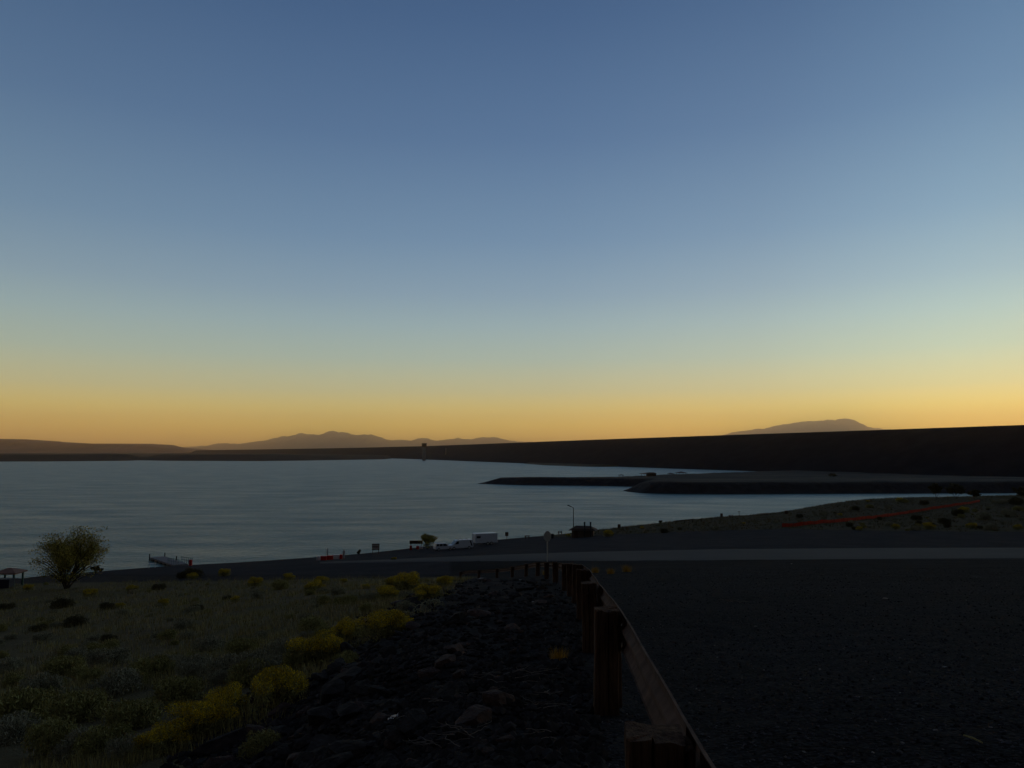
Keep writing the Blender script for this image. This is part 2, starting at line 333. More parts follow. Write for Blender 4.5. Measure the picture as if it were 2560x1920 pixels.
# ---------------------------------------------------------------- lake
wm = water_mat(); mb = MB(); mb.add([(-9000,-500,0),(3000,-500,0),(3000,9000,0),(-9000,9000,0)], [(0,1,2,3)])
tag(mb.build('lake', wm), kind='structure')

# ---------------------------------------------------------------- peninsula (two rock-faced spits joined at the dam)
def sdist(poly, x, y):
    P = np.array(poly); n = len(P); d = np.full(x.shape, 1e9); ins = np.zeros(x.shape, bool)
    for i in range(n):
        a, b = P[i], P[(i+1) % n]; e = b-a; wx = x-a[0]; wy = y-a[1]; t = np.clip((wx*e[0]+wy*e[1])/(e@e), 0, 1)
        d = np.minimum(d, np.hypot(wx-e[0]*t, wy-e[1]*t))
        c = ((a[1] > y) != (b[1] > y)); 
        with np.errstate(divide='ignore', invalid='ignore'): xi = (b[0]-a[0])*(y-a[1])/(b[1]-a[1]+1e-12)+a[0]
        ins ^= c & (x < xi)
    return np.where(ins, d, -d)
pen = [(3600,1226),(2560,1233),(1800,1236),(1660,1235),(1600,1233),(1553,1227.5),(1592,1217),(1500,1215),(1300,1213),(1190,1209.3),(1260,1206),(1340,1204),(1450,1200),(1540,1196.5),
       (1650,1190.5),(1750,1187),(1850,1184),(1950,1180.7),(2000,1174),(2900,1160),(3600,1165)]
PP = [tuple(WZ(a, b, 0)[:2]) for a, b in pen]
x = np.arange(-60, 1000, 4.0); y = np.concatenate([np.arange(370, 560, 2.5), np.arange(560, 1150, 7.0)]); X, Y = np.meshgrid(x, y, indexing='ij')
sd = sdist(PP, X, Y)
H = np.interp(Y, [380,420,470,520,600,700,850,1150], [5.6,5.6,4.6,4.6,2.2,1.6,2.2,4])
t = np.clip((sd + fbm(X*.15, Y*.15, 3, 4)*2.5)/13, -1, 1)
Z = np.where(t > 0, H*(t*t*(3-2*t)) + t*.3, t*5) + np.where(t > .4, fbm(X*.05, Y*.05, 4, 3)*.9 + fbm(X*.3, Y*.3, 2, 3)*.5, fbm(X*.3, Y*.3, 3, 3)*.5)
def pen_z(x, y):
    i = int(round((x+60)/4)); j = int(np.argmin(abs(np.array(_py)-y))); return float(_pz[min(max(i,0), _pz.shape[0]-1), j])
_py = y.copy(); _pz = Z.copy()
top = np.clip((t-.75)/.2, 0, 1)
def shore_mat():
    m = mat('spit_ground', (.035,.034,.036), .95, .1, var=.3, scale=.25, bump=.6, bscale=.5); t_ = m.node_tree; b = t_.nodes['Principled BSDF']
    src = b.inputs['Base Color'].links[0].from_socket; vc = t_.nodes.new('ShaderNodeVertexColor'); vc.layer_name = 'zone'
    n = t_.nodes.new('ShaderNodeTexNoise'); n.inputs['Scale'].default_value = .02; co = t_.nodes.new('ShaderNodeTexCoord')
    mp = t_.nodes.new('ShaderNodeMapping'); mp.inputs['Scale'].default_value = (.5,2,1); t_.links.new(co.outputs['Object'], mp.inputs[0]); t_.links.new(mp.outputs[0], n.inputs[0])
    r = t_.nodes.new('ShaderNodeValToRGB'); r.color_ramp.elements[0].position = .38; r.color_ramp.elements[1].position = .62
    r.color_ramp.elements[0].color = (.045,.042,.035,1); r.color_ramp.elements[1].color = (.10,.082,.062,1); t_.links.new(n.outputs[0], r.inputs[0])
    x_ = t_.nodes.new('ShaderNodeMix'); x_.data_type = 'RGBA'; t_.links.new(vc.outputs[0], x_.inputs[0]); t_.links.new(src, x_.inputs[6]); t_.links.new(r.outputs[0], x_.inputs[7])
    t_.links.new(x_.outputs[2], b.inputs['Base Color']); return m
tag(grid_obj('peninsula', X, Y, Z, shore_mat(), attrs=np.stack([top, top, top, np.ones_like(X)], -1)), kind='structure')

# sand bar at the toe of the dam
a = [WZ(px, py, 0) for px, py in [(1310,1159),(1360,1163),(1440,1166),(1500,1167),(1560,1166.2),(1620,1168)]]
mb = MB(); n = len(a); vs = []
for i, p in enumerate(a):
    for k, (off, z) in enumerate([(-25,-1.5),(0,.15),(40,2.2),(110,3.0),(200,2.0)]): vs.append((p.x+off*.92*(.3 if i in (0,n-1) else 1), p.y+off*.38, z))
mb.add(vs, [(i*5+k, (i+1)*5+k, (i+1)*5+k+1, i*5+k+1) for i in range(n-1) for k in range(4)])
tag(mb.build('sandbar', plain_mat('sand', (.13,.105,.065), (.17,.14,.09), .02), smooth=True), kind='structure')

# ---------------------------------------------------------------- earth dam
toe = [(760,-300),(540,230),(300,850),(185,1130),(61,1457),(-70,1830),(-215,2267),(-420,2850),(-900,3850),(-1800,5400),(-3300,7700)]
toe = np.array(toe, float); s = np.concatenate([[0], np.cumsum(np.hypot(*np.diff(toe, axis=0).T))]); q = np.concatenate([np.arange(0, s[-1], 22)])
tx, ty = np.interp(q, s, toe[:,0]), np.interp(q, s, toe[:,1])
for _ in range(12): tx[1:-1] = (tx[:-2]+tx[1:-1]*2+tx[2:])/4; ty[1:-1] = (ty[:-2]+ty[1:-1]*2+ty[2:])/4
dx, dy = np.gradient(tx), np.gradient(ty); L = np.hypot(dx, dy); nx, ny = dy/L, -dx/L
prof = [(-14,-6)] + [(k*10, -.5+k*4.72) for k in range(0, 10)] + [(100,46.4),(102,47.0),(112,47.0),(114,46.4),(230,-4)]
DX = tx[:,None] + nx[:,None]*np.array([p[0] for p in prof]); DY = ty[:,None] + ny[:,None]*np.array([p[0] for p in prof])
DZ = np.tile(np.array([p[1] for p in prof], float), (len(q), 1)); rough = fbm(DX*.06, DY*.06, 3, 11)*2.4; rough[:,0] = 0; rough[:,10:] *= .12; DZ = DZ+rough
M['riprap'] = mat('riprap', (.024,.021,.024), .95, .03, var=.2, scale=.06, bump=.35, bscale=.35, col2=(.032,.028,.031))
dam = empty('earth_dam', (0,0,0), 0, 'long dark rock-faced embankment dam with a level crest across the lake', 'dam')
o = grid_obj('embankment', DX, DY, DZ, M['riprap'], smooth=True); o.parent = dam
def dam_pt(y0, off):                       # a point on the dam face for a given toe northing
    i = int(np.argmin(abs(ty-y0))); return Vector((tx[i]+nx[i]*off, ty[i]+ny[i]*off, np.interp(off, [p[0] for p in prof], [p[1] for p in prof]))), math.atan2(dy[i], dx[i])
g_ = min((dam_pt(y_, 36)[0] for y_ in np.arange(1500, 2700, 20)), key=lambda v: abs(float(project(v.x, v.y, v.z)[0])-1113))
mb = MB(); mb.box((g_.x, g_.y, 24.5), (3.2,3.2,23)); mb.box((g_.x, g_.y, 36.3), (4,4,.8)); mb.build('concrete_shaft', M['concrete'], dam)
# intake tower standing in the lake
d = 2120; tw = empty('intake_tower', WZ(1060, 1151.5, 0), R(14), 'pale concrete intake tower standing in the lake before the dam', 'tower')
mb = MB(); mb.box((0,0,14), (8.5,9,40)); mb.box((0,0,35.5), (9.2,9.7,3.4)); mb.build('shaft', M['concrete'], tw, bevel=.2)
mb = MB(); mb.box((0,0,42.4), (12.4,12,10.4)); mb.box((0,0,47.8), (13.4,13,.6)); mb.build('gatehouse', mat('gatehouse_wall', (.14,.12,.11), .9, .1), tw, bevel=.15)
mb = MB(); [mb.box((-3+k*3,-6.1,43), (1.4,.3,3.2)) for k in range(3)]; mb.build('window', M['glass'], tw)

# ---------------------------------------------------------------- far land
tn = np.linspace(-1.1, .9, 420); ld = np.exp(np.linspace(math.log(1700), math.log(62000), 200)); T, D = np.meshgrid(tn, ld, indexing='ij'); X = T*D; Y = D
pxs = 1280 + T*F*1.0; ds = np.interp(pxs, [-800,0,120,330,345,420,650,760,960,1100], [1900,1880,1900,2060,2200,2060,1990,2100,2500,5200])
u = (D-ds)/1.0; rise = np.clip(u/260, -1, 1)
hill = 10 + fbm(X*.0013, Y*.0013, 5, 21)*26 + fbm(X*.006, Y*.006, 3, 22)*8
dip = np.exp(-((pxs-365)/32)**2)
hill = np.clip(hill, 3, 17.5)*(1-.55*dip) - 3*np.clip((pxs-650)/250, 0, 1)
Z = np.where(rise > 0, hill*(rise*rise*(3-2*rise))+.4*rise, rise*8)
flat = np.clip((D-4200)/4000, 0, 1); Z = Z*(1-flat) + 16*flat
behind = np.clip((pxs-980)/90, 0, 1)*(D < 9000); Z = Z*(1-behind) - 7*behind
tag(grid_obj('far_shore', X, Y, Z, plain_mat('far_scrub', (.038,.030,.022), (.062,.045,.030), .004)), kind='structure')

def massif(name, prof, d, depth, m, amp, seed, kind='structure', flat=False):
    P = np.array(prof, float); xs = np.arange(P[0,0], P[-1,0]+.1, (P[-1,0]-P[0,0])/420); ridge = np.interp(xs, P[:,0], P[:,1])
    ridge = ridge - (0 if flat else 1)*(fbm(xs/9, xs*0+seed, 4, seed)*3.6)
    hz = np.array([max(W(a, b, d).z, 1) for a, b in zip(xs, ridge)]); vv = np.concatenate([np.linspace(-1, 0, 40), np.linspace(0.06, 1, 14)])
    A, V = np.meshgrid(np.arange(len(xs)), vv, indexing='ij'); wx = np.array([W(a, 1132, d).x for a in xs])
    yy = d + V*depth; XX = wx[A]*(1 + V*depth/d*.25)
    if flat: sh = np.interp(V, [-1,-.72,-.5,-.42,-.30,0,.5,1], [0,.12,.42,.55,.93,1,.95,0])
    else: sh = np.where(V < 0, (1+V)**1.35, (1-V)**1.2)
    nz = fbm(XX/amp, yy/amp, 6, seed); rdg = 1 - np.abs(fbm(XX/amp*1.6+9, yy/amp*.9, 5, seed+3))*4
    env = np.clip(-V*3, 0, 1)*np.clip((1+V)*2, 0, 1)
    ZZ = hz[A]*sh*(1 + env*(nz*.5 + (rdg-.6)*.28)); lim = 21.5 + (hz[A]-21.5)*yy/d*.995; ZZ = np.minimum(ZZ, np.where(V < 0, lim, 1e9))
    ZZ = np.where(np.abs(V) > .98, -30, ZZ)
    return tag(grid_obj(name, XX, yy, ZZ, m, smooth=not flat), kind=kind)
zx = lambda L, x0, s: [(x0+a/s, b) for a, b in L]
rng1 = [(395,1121),(430,1118),(480,1117),(520,1113.6),(545,1108),(570,1108),(600,1109.4),(625,1105)] + zx([(0,1103),(60,1101.5),(110,1098),(155,1094),(200,1090.5),(220,1091),(250,1090),(290,1086.5),(340,1083),(390,1085),(440,1085.5),
    (480,1088),(510,1085),(540,1080.5),(580,1076.5),(610,1078),(632,1081),(650,1079),(700,1081),(725,1084.5),(760,1086.6),(800,1087),(830,1085),(855,1086.2),(890,1086.8),(940,1092),(1000,1098),(1060,1100.6),(1120,1099),(1187,1101),(1210,1098.5),
    (1240,1096),(1280,1095),(1310,1096),(1340,1098.6),(1390,1102),(1450,1099),(1500,1098),(1550,1094),(1600,1098),(1650,1098.6),(1700,1095),(1740,1092.8),(1770,1093.5),(1850,1093),(1900,1097),(1960,1102.5),(2060,1103.5),(2160,1107)], 640, 3.07) + [(1385,1108),(1400,1104),(1410,1106),(1427,1102.5),(1440,1106),(1480,1110),(1560,1125)]
M['mount'] = plain_mat('mountain_rock', (.15,.11,.09), (.20,.15,.12), .0003)
massif('mountain_range', rng1, 40000, 7000, M['mount'], 2400, 31)
rng2 = [(1760,1100),(1805,1088),(1830,1081),(1848,1079),(1880,1075),(1895,1071),(1903,1070.7),(1913,1072),(1935,1066),(1957,1061.5),(1985,1057.5),(2011,1054),(2050,1051.5),(2082,1048.4),(2092,1050),(2105,1047),(2114,1046),(2125,1047),
        (2141,1050.6),(2155,1058),(2174,1067),(2190,1070),(2206,1072),(2239,1073.5),(2300,1082)]
massif('mountain', rng2, 42000, 7000, M['mount'], 2800, 41)
mesa = [(-900,1092),(-300,1093),(0,1097),(60,1098),(80,1099.5),(86,1104),(160,1105),(178,1107),(195,1109),(300,1109),(380,1109.5),(395,1114),(415,1118),(450,1121),(520,1127)]
massif('mesa', mesa, 15000, 2600, plain_mat('mesa_rock', (.28,.11,.065), (.36,.15,.09), .0015), 900, 51, flat=True)

# ---------------------------------------------------------------- plants
def leaf_cloud(mb, centers, radii, n, size, mi=0, flat=.8, elong=1.6, up=.3):
    C_ = np.array(centers); Rd = np.array(radii); wgt = Rd[:,0]*Rd[:,1]; idx = rng.choice(len(C_), n, p=wgt/wgt.sum())
    v = rng.normal(size=(n, 3)); v /= np.linalg.norm(v, axis=1)[:,None]; r = rng.uniform(.35, 1.05, (n,1))**.6
    P = C_[idx] + v*r*Rd[idx]; a = rng.normal(size=(n, 3)); a[:,2] += up; a /= np.linalg.norm(a, axis=1)[:,None]
    b = np.cross(a, rng.normal(size=(n, 3))); b /= np.linalg.norm(b, axis=1)[:,None]; s_ = size*rng.uniform(.6, 1.4, (n,1))
    q0 = P - a*s_*elong; q1 = P + b*s_*.5; q2 = P + a*s_*elong; q3 = P - b*s_*.5
    b0 = len(mb.v); mb.v += [tuple(x) for x in np.stack([q0,q1,q2,q3], 1).reshape(-1, 3)]
    mb.f += [(b0+4*k, b0+4*k+1, b0+4*k+2, b0+4*k+3) for k in range(n)]; mb.m += [mi]*n
def bush_parts(rad, h, n, seed, flowers=0, leaf='leaf_sage', lsize=.03):
    random.seed(seed); st_ = MB(); fo = MB(); bl = MB(); cs = []; rs = []
    for k in range(15):
        a = random.uniform(0, 6.283); r = rad*math.sqrt(random.uniform(0, 1))*.72; hh = h*(1-.45*(r/rad)**2)*random.uniform(.72, 1.0)
        tip = Vector((math.cos(a)*r, math.sin(a)*r, hh)); st_.tube([(tip.x*.12, tip.y*.12, -.05), (tip.x*.6, tip.y*.6, hh*.5), tip], [.012, .008, .003], 4)
        cs.append((tip.x, tip.y, hh*.78)); rs.append((rad*.34, rad*.34, hh*.26)); cs.append((tip.x*1.05, tip.y*1.05, hh*.42)); rs.append((rad*.38, rad*.38, hh*.36))
    leaf_cloud(fo, cs, rs, n, lsize, up=1.2, elong=2.2)
    if flowers:
        leaf_cloud(bl, [(c[0], c[1], c[2]*1.1) for c in cs[::2]], [(r[0], r[1], r[2]*.8) for r in rs[::2]], flowers, lsize*.75, elong=1.0)
    return st_, fo, bl
def bush_proto(name, *a, leaf='leaf_sage', **k):
    s_, f_, b_ = bush_parts(*a, **k); root = empty(name, (0,0,0)); s_.build('stems', M['bark'], root); f_.build('foliage', M[leaf], root)
    if b_.v: b_.build('blossom', M['blossom'], root)
    return root
def copy_tree(o, parent=None):
    c = o.copy(); scene.collection.objects.link(c); c.parent = parent
    for ch in o.children: copy_tree(ch, c)
    return c
SAGE = [bush_proto('sagebrush', .55, .62, 5200, s_, leaf='leaf_sage', lsize=.016) for s_ in (1,2,3)]
DARKB = [bush_proto('dark_shrub', .6, .7, 3600, s_, leaf='leaf_dark', lsize=.02) for s_ in (4,5)]
GREENB = [bush_proto('green_shrub', .55, .6, 4500, s_, leaf='leaf_green', lsize=.017) for s_ in (14,15)]
RABBIT = [bush_proto('rabbitbrush', .62, .72, 4200, s_, flowers=8000, leaf='leaf_green', lsize=.017) for s_ in (6,7,8)]
USED = set()
def put(protos, x, y, s_, label, cat, group=None, sz=None, z=None):
    p = random.choice(protos)
    o = p if p.name not in USED else copy_tree(p); USED.add(p.name)
    o.location = (x, y, (gz(x, y) if z is None else z)-.03); o.rotation_euler = (0, 0, random.uniform(0, 6.28)); o.scale = (s_*random.uniform(.9,1.15), s_*random.uniform(.9,1.15), (sz or s_))
    for k_ in ('label','category','group'):
        if k_ in o: del o[k_]
    return tag(o, label, cat, group)
def put_px(protos, px, py, wpx, label, cat, group=None, hk=1.0):
    p = hit(px, py); wpx *= .72 if py < 1330 and px > 1300 else 1; s_ = wpx*p.y/F/1.25; return put(protos, p.x, p.y, s_, label, cat, group, s_*hk)
random.seed(3)
# rabbitbrush in yellow bloom: (centre x, base y, width in photo pixels)
for px, py, wp, lab in [
    (690,1775,170,'largest yellow-flowering rabbitbrush beside the rocks at lower left'),
    (560,1790,150,'yellow rabbitbrush just left of the largest flowering one'),
    (500,1850,170,'orange-yellow rabbitbrush at the foot of the rock bank'),
    (410,1890,140,'dull yellow rabbitbrush near the bottom edge of the picture'),
    (960,1592,130,'broad yellow rabbitbrush halfway up the rock bank'),
    (870,1600,100,'yellow rabbitbrush left of the broad one halfway up the bank'),
    (790,1655,150,'faded yellow-green rabbitbrush below the broad one on the bank'),
    (1010,1478,90,'bright yellow rabbitbrush near the end of the guardrail, tallest of its clump'),
    (965,1500,70,'low yellow rabbitbrush leftmost of the clump near the guardrail end'),
    (1070,1502,70,'yellow-green rabbitbrush in front of the tallest one near the guardrail end'),
    (1115,1462,52,'round yellow rabbitbrush at the lower end of the guardrail')]:
    put_px(RABBIT, px, py, wp, lab, 'shrub')
g = 'small yellow rabbitbrush dotted over the far side of the scrub slope'
for px, py, wp in [(640,1465,44),(720,1452,34),(785,1478,52),(805,1462,40),(330,1478,30),(225,1490,36),(590,1505,28),(915,1472,24),(70,1475,28),(560,1440,34),(480,1447,30),(985,1400,14),(410,1510,30),(300,1520,26),(860,1455,20)]:
    put_px(RABBIT, px, py, wp, 'small yellow rabbitbrush on the far side of the left scrub slope', 'shrub', g)
g = 'yellow and green bushes on the grassy rise at right'
for px, py, wp in [(2430,1320,38),(2320,1322,44),(2150,1326,26),(2545,1325,36),(2240,1322,34),(1420,1342,16),(1520,1341,30),(1605,1322,18),(1860,1310,14),(2410,1282,40),(2100,1290,20),(2250,1255,30),(2170,1255,14)]:
    put_px(RABBIT, px, py, wp, 'yellow-green bush on the grassy rise by the far shore at right', 'shrub', g, 1.0)
g = 'dark bushes on the grassy rise at right'
for px, py, wp in [(2225,1315,34),(2360,1310,50),(2460,1300,60),(2520,1290,60),(2290,1300,40),(2390,1290,50),(2480,1325,50),(2200,1300,26),(2130,1310,30),(2060,1298,26),(2000,1306,26),(1940,1308,24),(2310,1262,34),(2220,1272,30),(2140,1276,30),(2540,1262,50),(2555,1240,36),(1700,1325,20),(1660,1332,24),(1790,1322,24),(2290,1326,40)]:
    put_px(DARKB + SAGE, px, py, wp, 'dull dark bush on the grassy rise by the far shore at right', 'shrub', g, 1.0)
g = 'dark shrubs scattered over the left scrub slope'
for px, py, wp in [(150,1520,60),(190,1565,66),(265,1525,46),(95,1580,46),(270,1605,50),(260,1600,30),(490,1525,40),(570,1500,30),(400,1475,40),(480,1444,60),(455,1446,40),(20,1520,40)]:
    put_px(DARKB, px, py, wp, 'dark rounded shrub on the left scrub slope', 'shrub', g, .8)
g = 'grey-green sagebrush crowding the foot of the rock bank'
for px, py, wp in [(640,1880,130),(270,1880,170),(120,1900,200),(330,1810,170),(200,1800,170),(60,1800,190),(440,1760,150),(300,1730,150),(560,1700,130),(660,1690,140),(480,1690,130),(700,1720,120),(380,1690,120),(150,1700,120),
                   (270,1660,110),(600,1640,110),(740,1640,100),(860,1650,90),(90,1740,120),(40,1860,150),(820,1600,70),(1000,1520,60),(1080,1515,60),(930,1510,60),(200,1900,150),(330,1900,120),(700,1480,60),(650,1490,50),(830,1495,50)]:
    put_px(SAGE + GREENB, px+random.uniform(-15,15), py+random.uniform(-8,8), wp, 'grey-green sagebrush at the foot of the rock bank', 'shrub', g, .95)
g = 'low grey-green bushes over the left scrub slope'
for _ in range(90):
    py = random.uniform(1450, 1720); xm = np.interp(py, [a for a, b in BANK], [b for a, b in BANK])-60; px = random.uniform(-60, xm); p = hit(px, py)
    if zones(np.array([p.x]), np.array([p.y]), np.array([p.z]))[0][0] < .5: continue
    put(SAGE + GREENB, p.x, p.y, random.uniform(.35, .95), 'low grey-green bush on the left scrub slope', 'shrub', g)

for _ in range(75):
    px = random.uniform(1950, 2600); py = random.uniform(np.interp(px, [1950,2250,2560],[1300,1256,1244]), 1328)
    if abs(py - np.interp(px, [1950,2165,2275,2450],[1319,1298,1283,1255])) < 14 and px < 2470: continue
    p = hit(px, py)
    put(random.choice([SAGE, DARKB, GREENB, GREENB]), p.x, p.y, random.uniform(.5, 2.0)*p.y/170, 'low bush on the grassy rise by the far shore at right', 'shrub', 'low bushes on the grassy rise at right')
def grass_mesh(pts_, h0, blades, mb, spread=.14, wid=.008):
    for (x, y, z, k) in pts_:
        for _ in range(blades):
            a = random.uniform(0, 6.283); r = random.uniform(0, spread)*k; l = h0*k*random.uniform(.5, 1.1); ln = random.uniform(.1, .55)*l; ww = wid*k
            bx, by = x+math.cos(a)*r, y+math.sin(a)*r; cx_, cy_ = math.cos(a), math.sin(a)
            b0 = len(mb.v); mb.v += [(bx-cy_*ww, by+cx_*ww, z-.03), (bx+cy_*ww, by-cx_*ww, z-.03), (bx+cx_*ln, by+cy_*ln, z+l)]; mb.f.append((b0, b0+1, b0+2)); mb.m.append(0)
# dry grass covering the scrub
cand = []
ys = np.exp(rng.uniform(math.log(9), math.log(330), 42000)); us = rng.uniform(-.80, .80, 42000); xs = us*ys; zz = base_z(xs, ys); sc = zones(xs, ys, zz)[0]
ys2 = rng.uniform(115, 400, 15000); us2 = rng.uniform(.02, .80, 15000); ys = np.concatenate([ys, ys2]); xs = np.concatenate([xs, us2*ys2]); zz = base_z(xs, ys); sc = zones(xs, ys, zz)[0]
dens = vnoise(xs*.35, ys*.35, 60)*.6 + vnoise(xs*.09, ys*.09, 61)*.6
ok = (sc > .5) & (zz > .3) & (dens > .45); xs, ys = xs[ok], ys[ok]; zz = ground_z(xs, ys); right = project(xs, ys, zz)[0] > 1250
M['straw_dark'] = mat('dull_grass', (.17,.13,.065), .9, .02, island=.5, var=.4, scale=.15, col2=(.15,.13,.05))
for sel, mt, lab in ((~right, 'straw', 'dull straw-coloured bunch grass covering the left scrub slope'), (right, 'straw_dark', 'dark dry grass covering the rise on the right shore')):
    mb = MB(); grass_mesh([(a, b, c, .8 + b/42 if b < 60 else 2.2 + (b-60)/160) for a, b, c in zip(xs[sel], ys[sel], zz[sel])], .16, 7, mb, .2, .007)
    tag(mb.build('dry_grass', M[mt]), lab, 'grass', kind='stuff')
# bright grass tufts
for px, py, hp, lab in [(1397,1648,34,'yellow grass tuft in the gravel left of the guardrail posts'),(1488,1432,16,'leftmost of three pale yellow grass tufts right of the guardrail'),
                        (1527,1434,16,'middle one of three yellow grass tufts right of the guardrail'),(1567,1430,20,'tallest and rightmost of three yellow grass tufts right of the guardrail'),(1364,1438,14,'yellow grass tuft at the foot of the traffic sign')]:
    p = hit(px, py); mb = MB(); k = hp*p.y/F/.30; grass_mesh([(0,0,0,k)], .28, 300, mb, .17, .004)
    tag(mb.build('grass_tuft', M['yellowgrass'], loc=p), lab, 'grass tuft')

# ---------------------------------------------------------------- rocks
def rock_mesh(seed, cuts=2):
    import bmesh
    bm = bmesh.new(); bmesh.ops.create_icosphere(bm, subdivisions=3, radius=1); rs = np.random.default_rng(seed)
    pl = []
    for _ in range(15):
        n = rs.normal(size=3); n /= np.linalg.norm(n); pl.append((Vector(n), rs.uniform(.42, .78)))
    for v in bm.verts:
        for n, d_ in pl:
            e = v.co.dot(n)-d_
            if e > 0: v.co -= n*e
        v.co += v.co.normalized()*float(fbm(v.co.x*2+seed, v.co.y*2+v.co.z, 3, seed))*.07
        v.co.z *= .7
    me = bpy.data.meshes.new('boulder'); bm.to_mesh(me); bm.free(); return me
RM = [rock_mesh(s_) for s_ in range(9)]
for i, me in enumerate(RM): me.materials.append(M['redrock'] if i % 4 == 3 else M['rock'])
PM = RM[0].copy(); PM.materials.clear(); PM.materials.append(M['palerock'])
random.seed(12); placed = []
def boulder(x, y, s_, label, group, me=None, flat=1):
    o = bpy.data.objects.new('boulder', me or random.choice(RM)); scene.collection.objects.link(o)
    o.location = (x, y, gz(x, y)+s_*.12); o.scale = (s_*random.uniform(.8,1.5), s_*random.uniform(.7,1.1), s_*random.uniform(.55,.95)*flat)
    o.rotation_euler = (random.uniform(-.3,.3), random.uniform(-.3,.3), random.uniform(0,6.28)); placed.append((x, y, s_)); return tag(o, label, 'boulder', group)
for px, py, wp, lab, mi in [(800,1880,190,'large rounded grey boulder at the bottom edge',0),(1180,1830,170,'reddish boulder near the scrap of litter',3),(700,1830,170,'long leaning boulder above the bottom edge',1),
                            (1080,1720,130,'dark boulder in the middle of the rock bank',2),(1130,1640,110,'reddish boulder below the gravel shoulder',7),(1205,1452,46,'pale flat boulder by the middle posts of the guardrail',-1),
                            (1160,1470,50,'grey slab among rocks below the guardrail end',4),(950,1740,110,'brown boulder beside the sagebrush',5),(880,1800,120,'dark angular boulder left of the litter',6),(1240,1500,50,'rounded brown boulder high on the bank',8)]:
    p = hit(px, py); boulder(p.x, p.y, wp*p.y/F/2.5, lab, None, PM if mi < 0 else RM[mi])
cnt = 0
while cnt < 270:
    py = 1455 + 500*random.random()**1.1; xl = np.interp(py, [a for a, b in BANK], [b for a, b in BANK]); px = random.uniform(xl-60, 1400 - (py-1455)*.25)
    p = hit(px, py); s_ = random.choice([.06,.08,.1,.11,.13,.17,.24])*(1 + p.y*.02)*(1.1 if px < xl+200 else .7)
    if p.x > railx(p.y)-.45 or any(abs(p.x-a)+abs(p.y-b) < (s_+c)*.75 for a, b, c in placed[-200:]): continue
    boulder(p.x, p.y, s_, 'dark basalt rock on the bank between guardrail and brush', 'dark basalt rocks covering the bank'); cnt += 1
# small rubble and gravel, uncountable
def stones(n, fn, mat_, name, label, kmin, kmax, extra=None):
    base = np.array([(1,0,0),(-1,0,0),(0,1,0),(0,-1,0),(0,0,1),(0,0,-1),(.6,.6,.5),(-.6,.5,.55)],float)
    fc = [(6,4,2),(0,6,2),(0,4,6),(4,7,2),(7,1,2),(4,1,7),(4,3,0),(4,1,3),(2,5,0),(1,5,2),(0,5,3),(3,5,1)]
    V = []; Fs = []
    for x, y, k in fn(n):
        V.append((x, y, k))
    A = np.array(V); z = ground_z(A[:,0], A[:,1]); out = []; 
    for i in range(len(A)):
        m_ = base*rng.uniform(.7, 1.3, (8,1))*np.array([1, rng.uniform(.6,1), rng.uniform(.35,.75)]); a = rng.uniform(0, 6.28); c, s_ = math.cos(a), math.sin(a)
        m_ = m_ @ np.array([[c,s_,0],[-s_,c,0],[0,0,1]]); out.append(m_*A[i,2] + [A[i,0], A[i,1], z[i]+A[i,2]*.2]); Fs += [(i*8+f[0], i*8+f[1], i*8+f[2]) for f in fc]
    me = bpy.data.meshes.new(name); me.from_pydata(np.concatenate(out).tolist(), [], Fs); me.materials.append(mat_); o = bpy.data.objects.new(name, me); scene.collection.objects.link(o)
    return tag(o, label, 'gravel', kind='stuff')
def f_rubble(n):
    r_ = []
    while len(r_) < n:
        py = 1450 + 520*random.random(); xl = np.interp(py, [a for a, b in BANK], [b for a, b in BANK]); px = random.uniform(xl-120, 1520); y = None
        r_.append((px, py))
    A = np.array(r_); ys_ = np.exp(np.linspace(math.log(3), math.log(100), 240)); out = []
    for px, py in A:
        q_ = ray(px, py); h = _bz(q_.x/q_.y*ys_, ys_) - (CH + q_.z/q_.y*ys_); i = int(np.argmax(h > 0)); y = ys_[max(i,1)]; x = q_.x/q_.y*y
        if x < railx(y)-.2: out.append((x, y, rng.uniform(.018,.06)*(1+y*.03)))
    return out
_gx = np.linspace(-.85, .85, 120); _gl = np.linspace(math.log(2.5), math.log(130), 200); _G1, _G2 = np.meshgrid(_gx, _gl, indexing='ij'); _GZ = base_z(_G1*np.exp(_G2), np.exp(_G2))
def _bz(x, y):
    a = np.clip((x/y+.85)/1.7*119, 0, 118.99); b = np.clip((np.log(y)-_gl[0])/(_gl[-1]-_gl[0])*199, 0, 198.99); i = a.astype(int); j = b.astype(int); fa = a-i; fb = b-j
    return (_GZ[i,j]*(1-fa)+_GZ[i+1,j]*fa)*(1-fb)+(_GZ[i,j+1]*(1-fa)+_GZ[i+1,j+1]*fa)*fb
M['rubble'] = mat('dark_rubble', (.036,.034,.034), .95, .03, island=.5, var=.3, scale=3)
stones(7000, f_rubble, M['rubble'], 'rubble', 'small dark broken stones between the larger rocks', 0, 0)
def f_gravel(n):
    out = []
    ys_ = np.exp(rng.uniform(math.log(2.6), math.log(60), n)); us_ = rng.uniform(-.05, .72, n)
    for y, u_ in zip(ys_, us_):
        x = u_*y
        if x > railx(y)-.9: out.append((x, y, rng.uniform(.006, .018)*(1+y*.022)))
    return out
stones(16000, f_gravel, M['pebble'], 'loose_gravel', 'loose dark gravel spread over the lot right of the guardrail', 0, 0)
def f_pale(n): return [(x, y, k*.75) for x, y, k in f_gravel(n)]
stones(420, f_pale, mat('pale_grit', (.2,.19,.18), .9, .05, island=.6), 'pale_grit', 'scattered pale chips among the dark gravel', 0, 0)
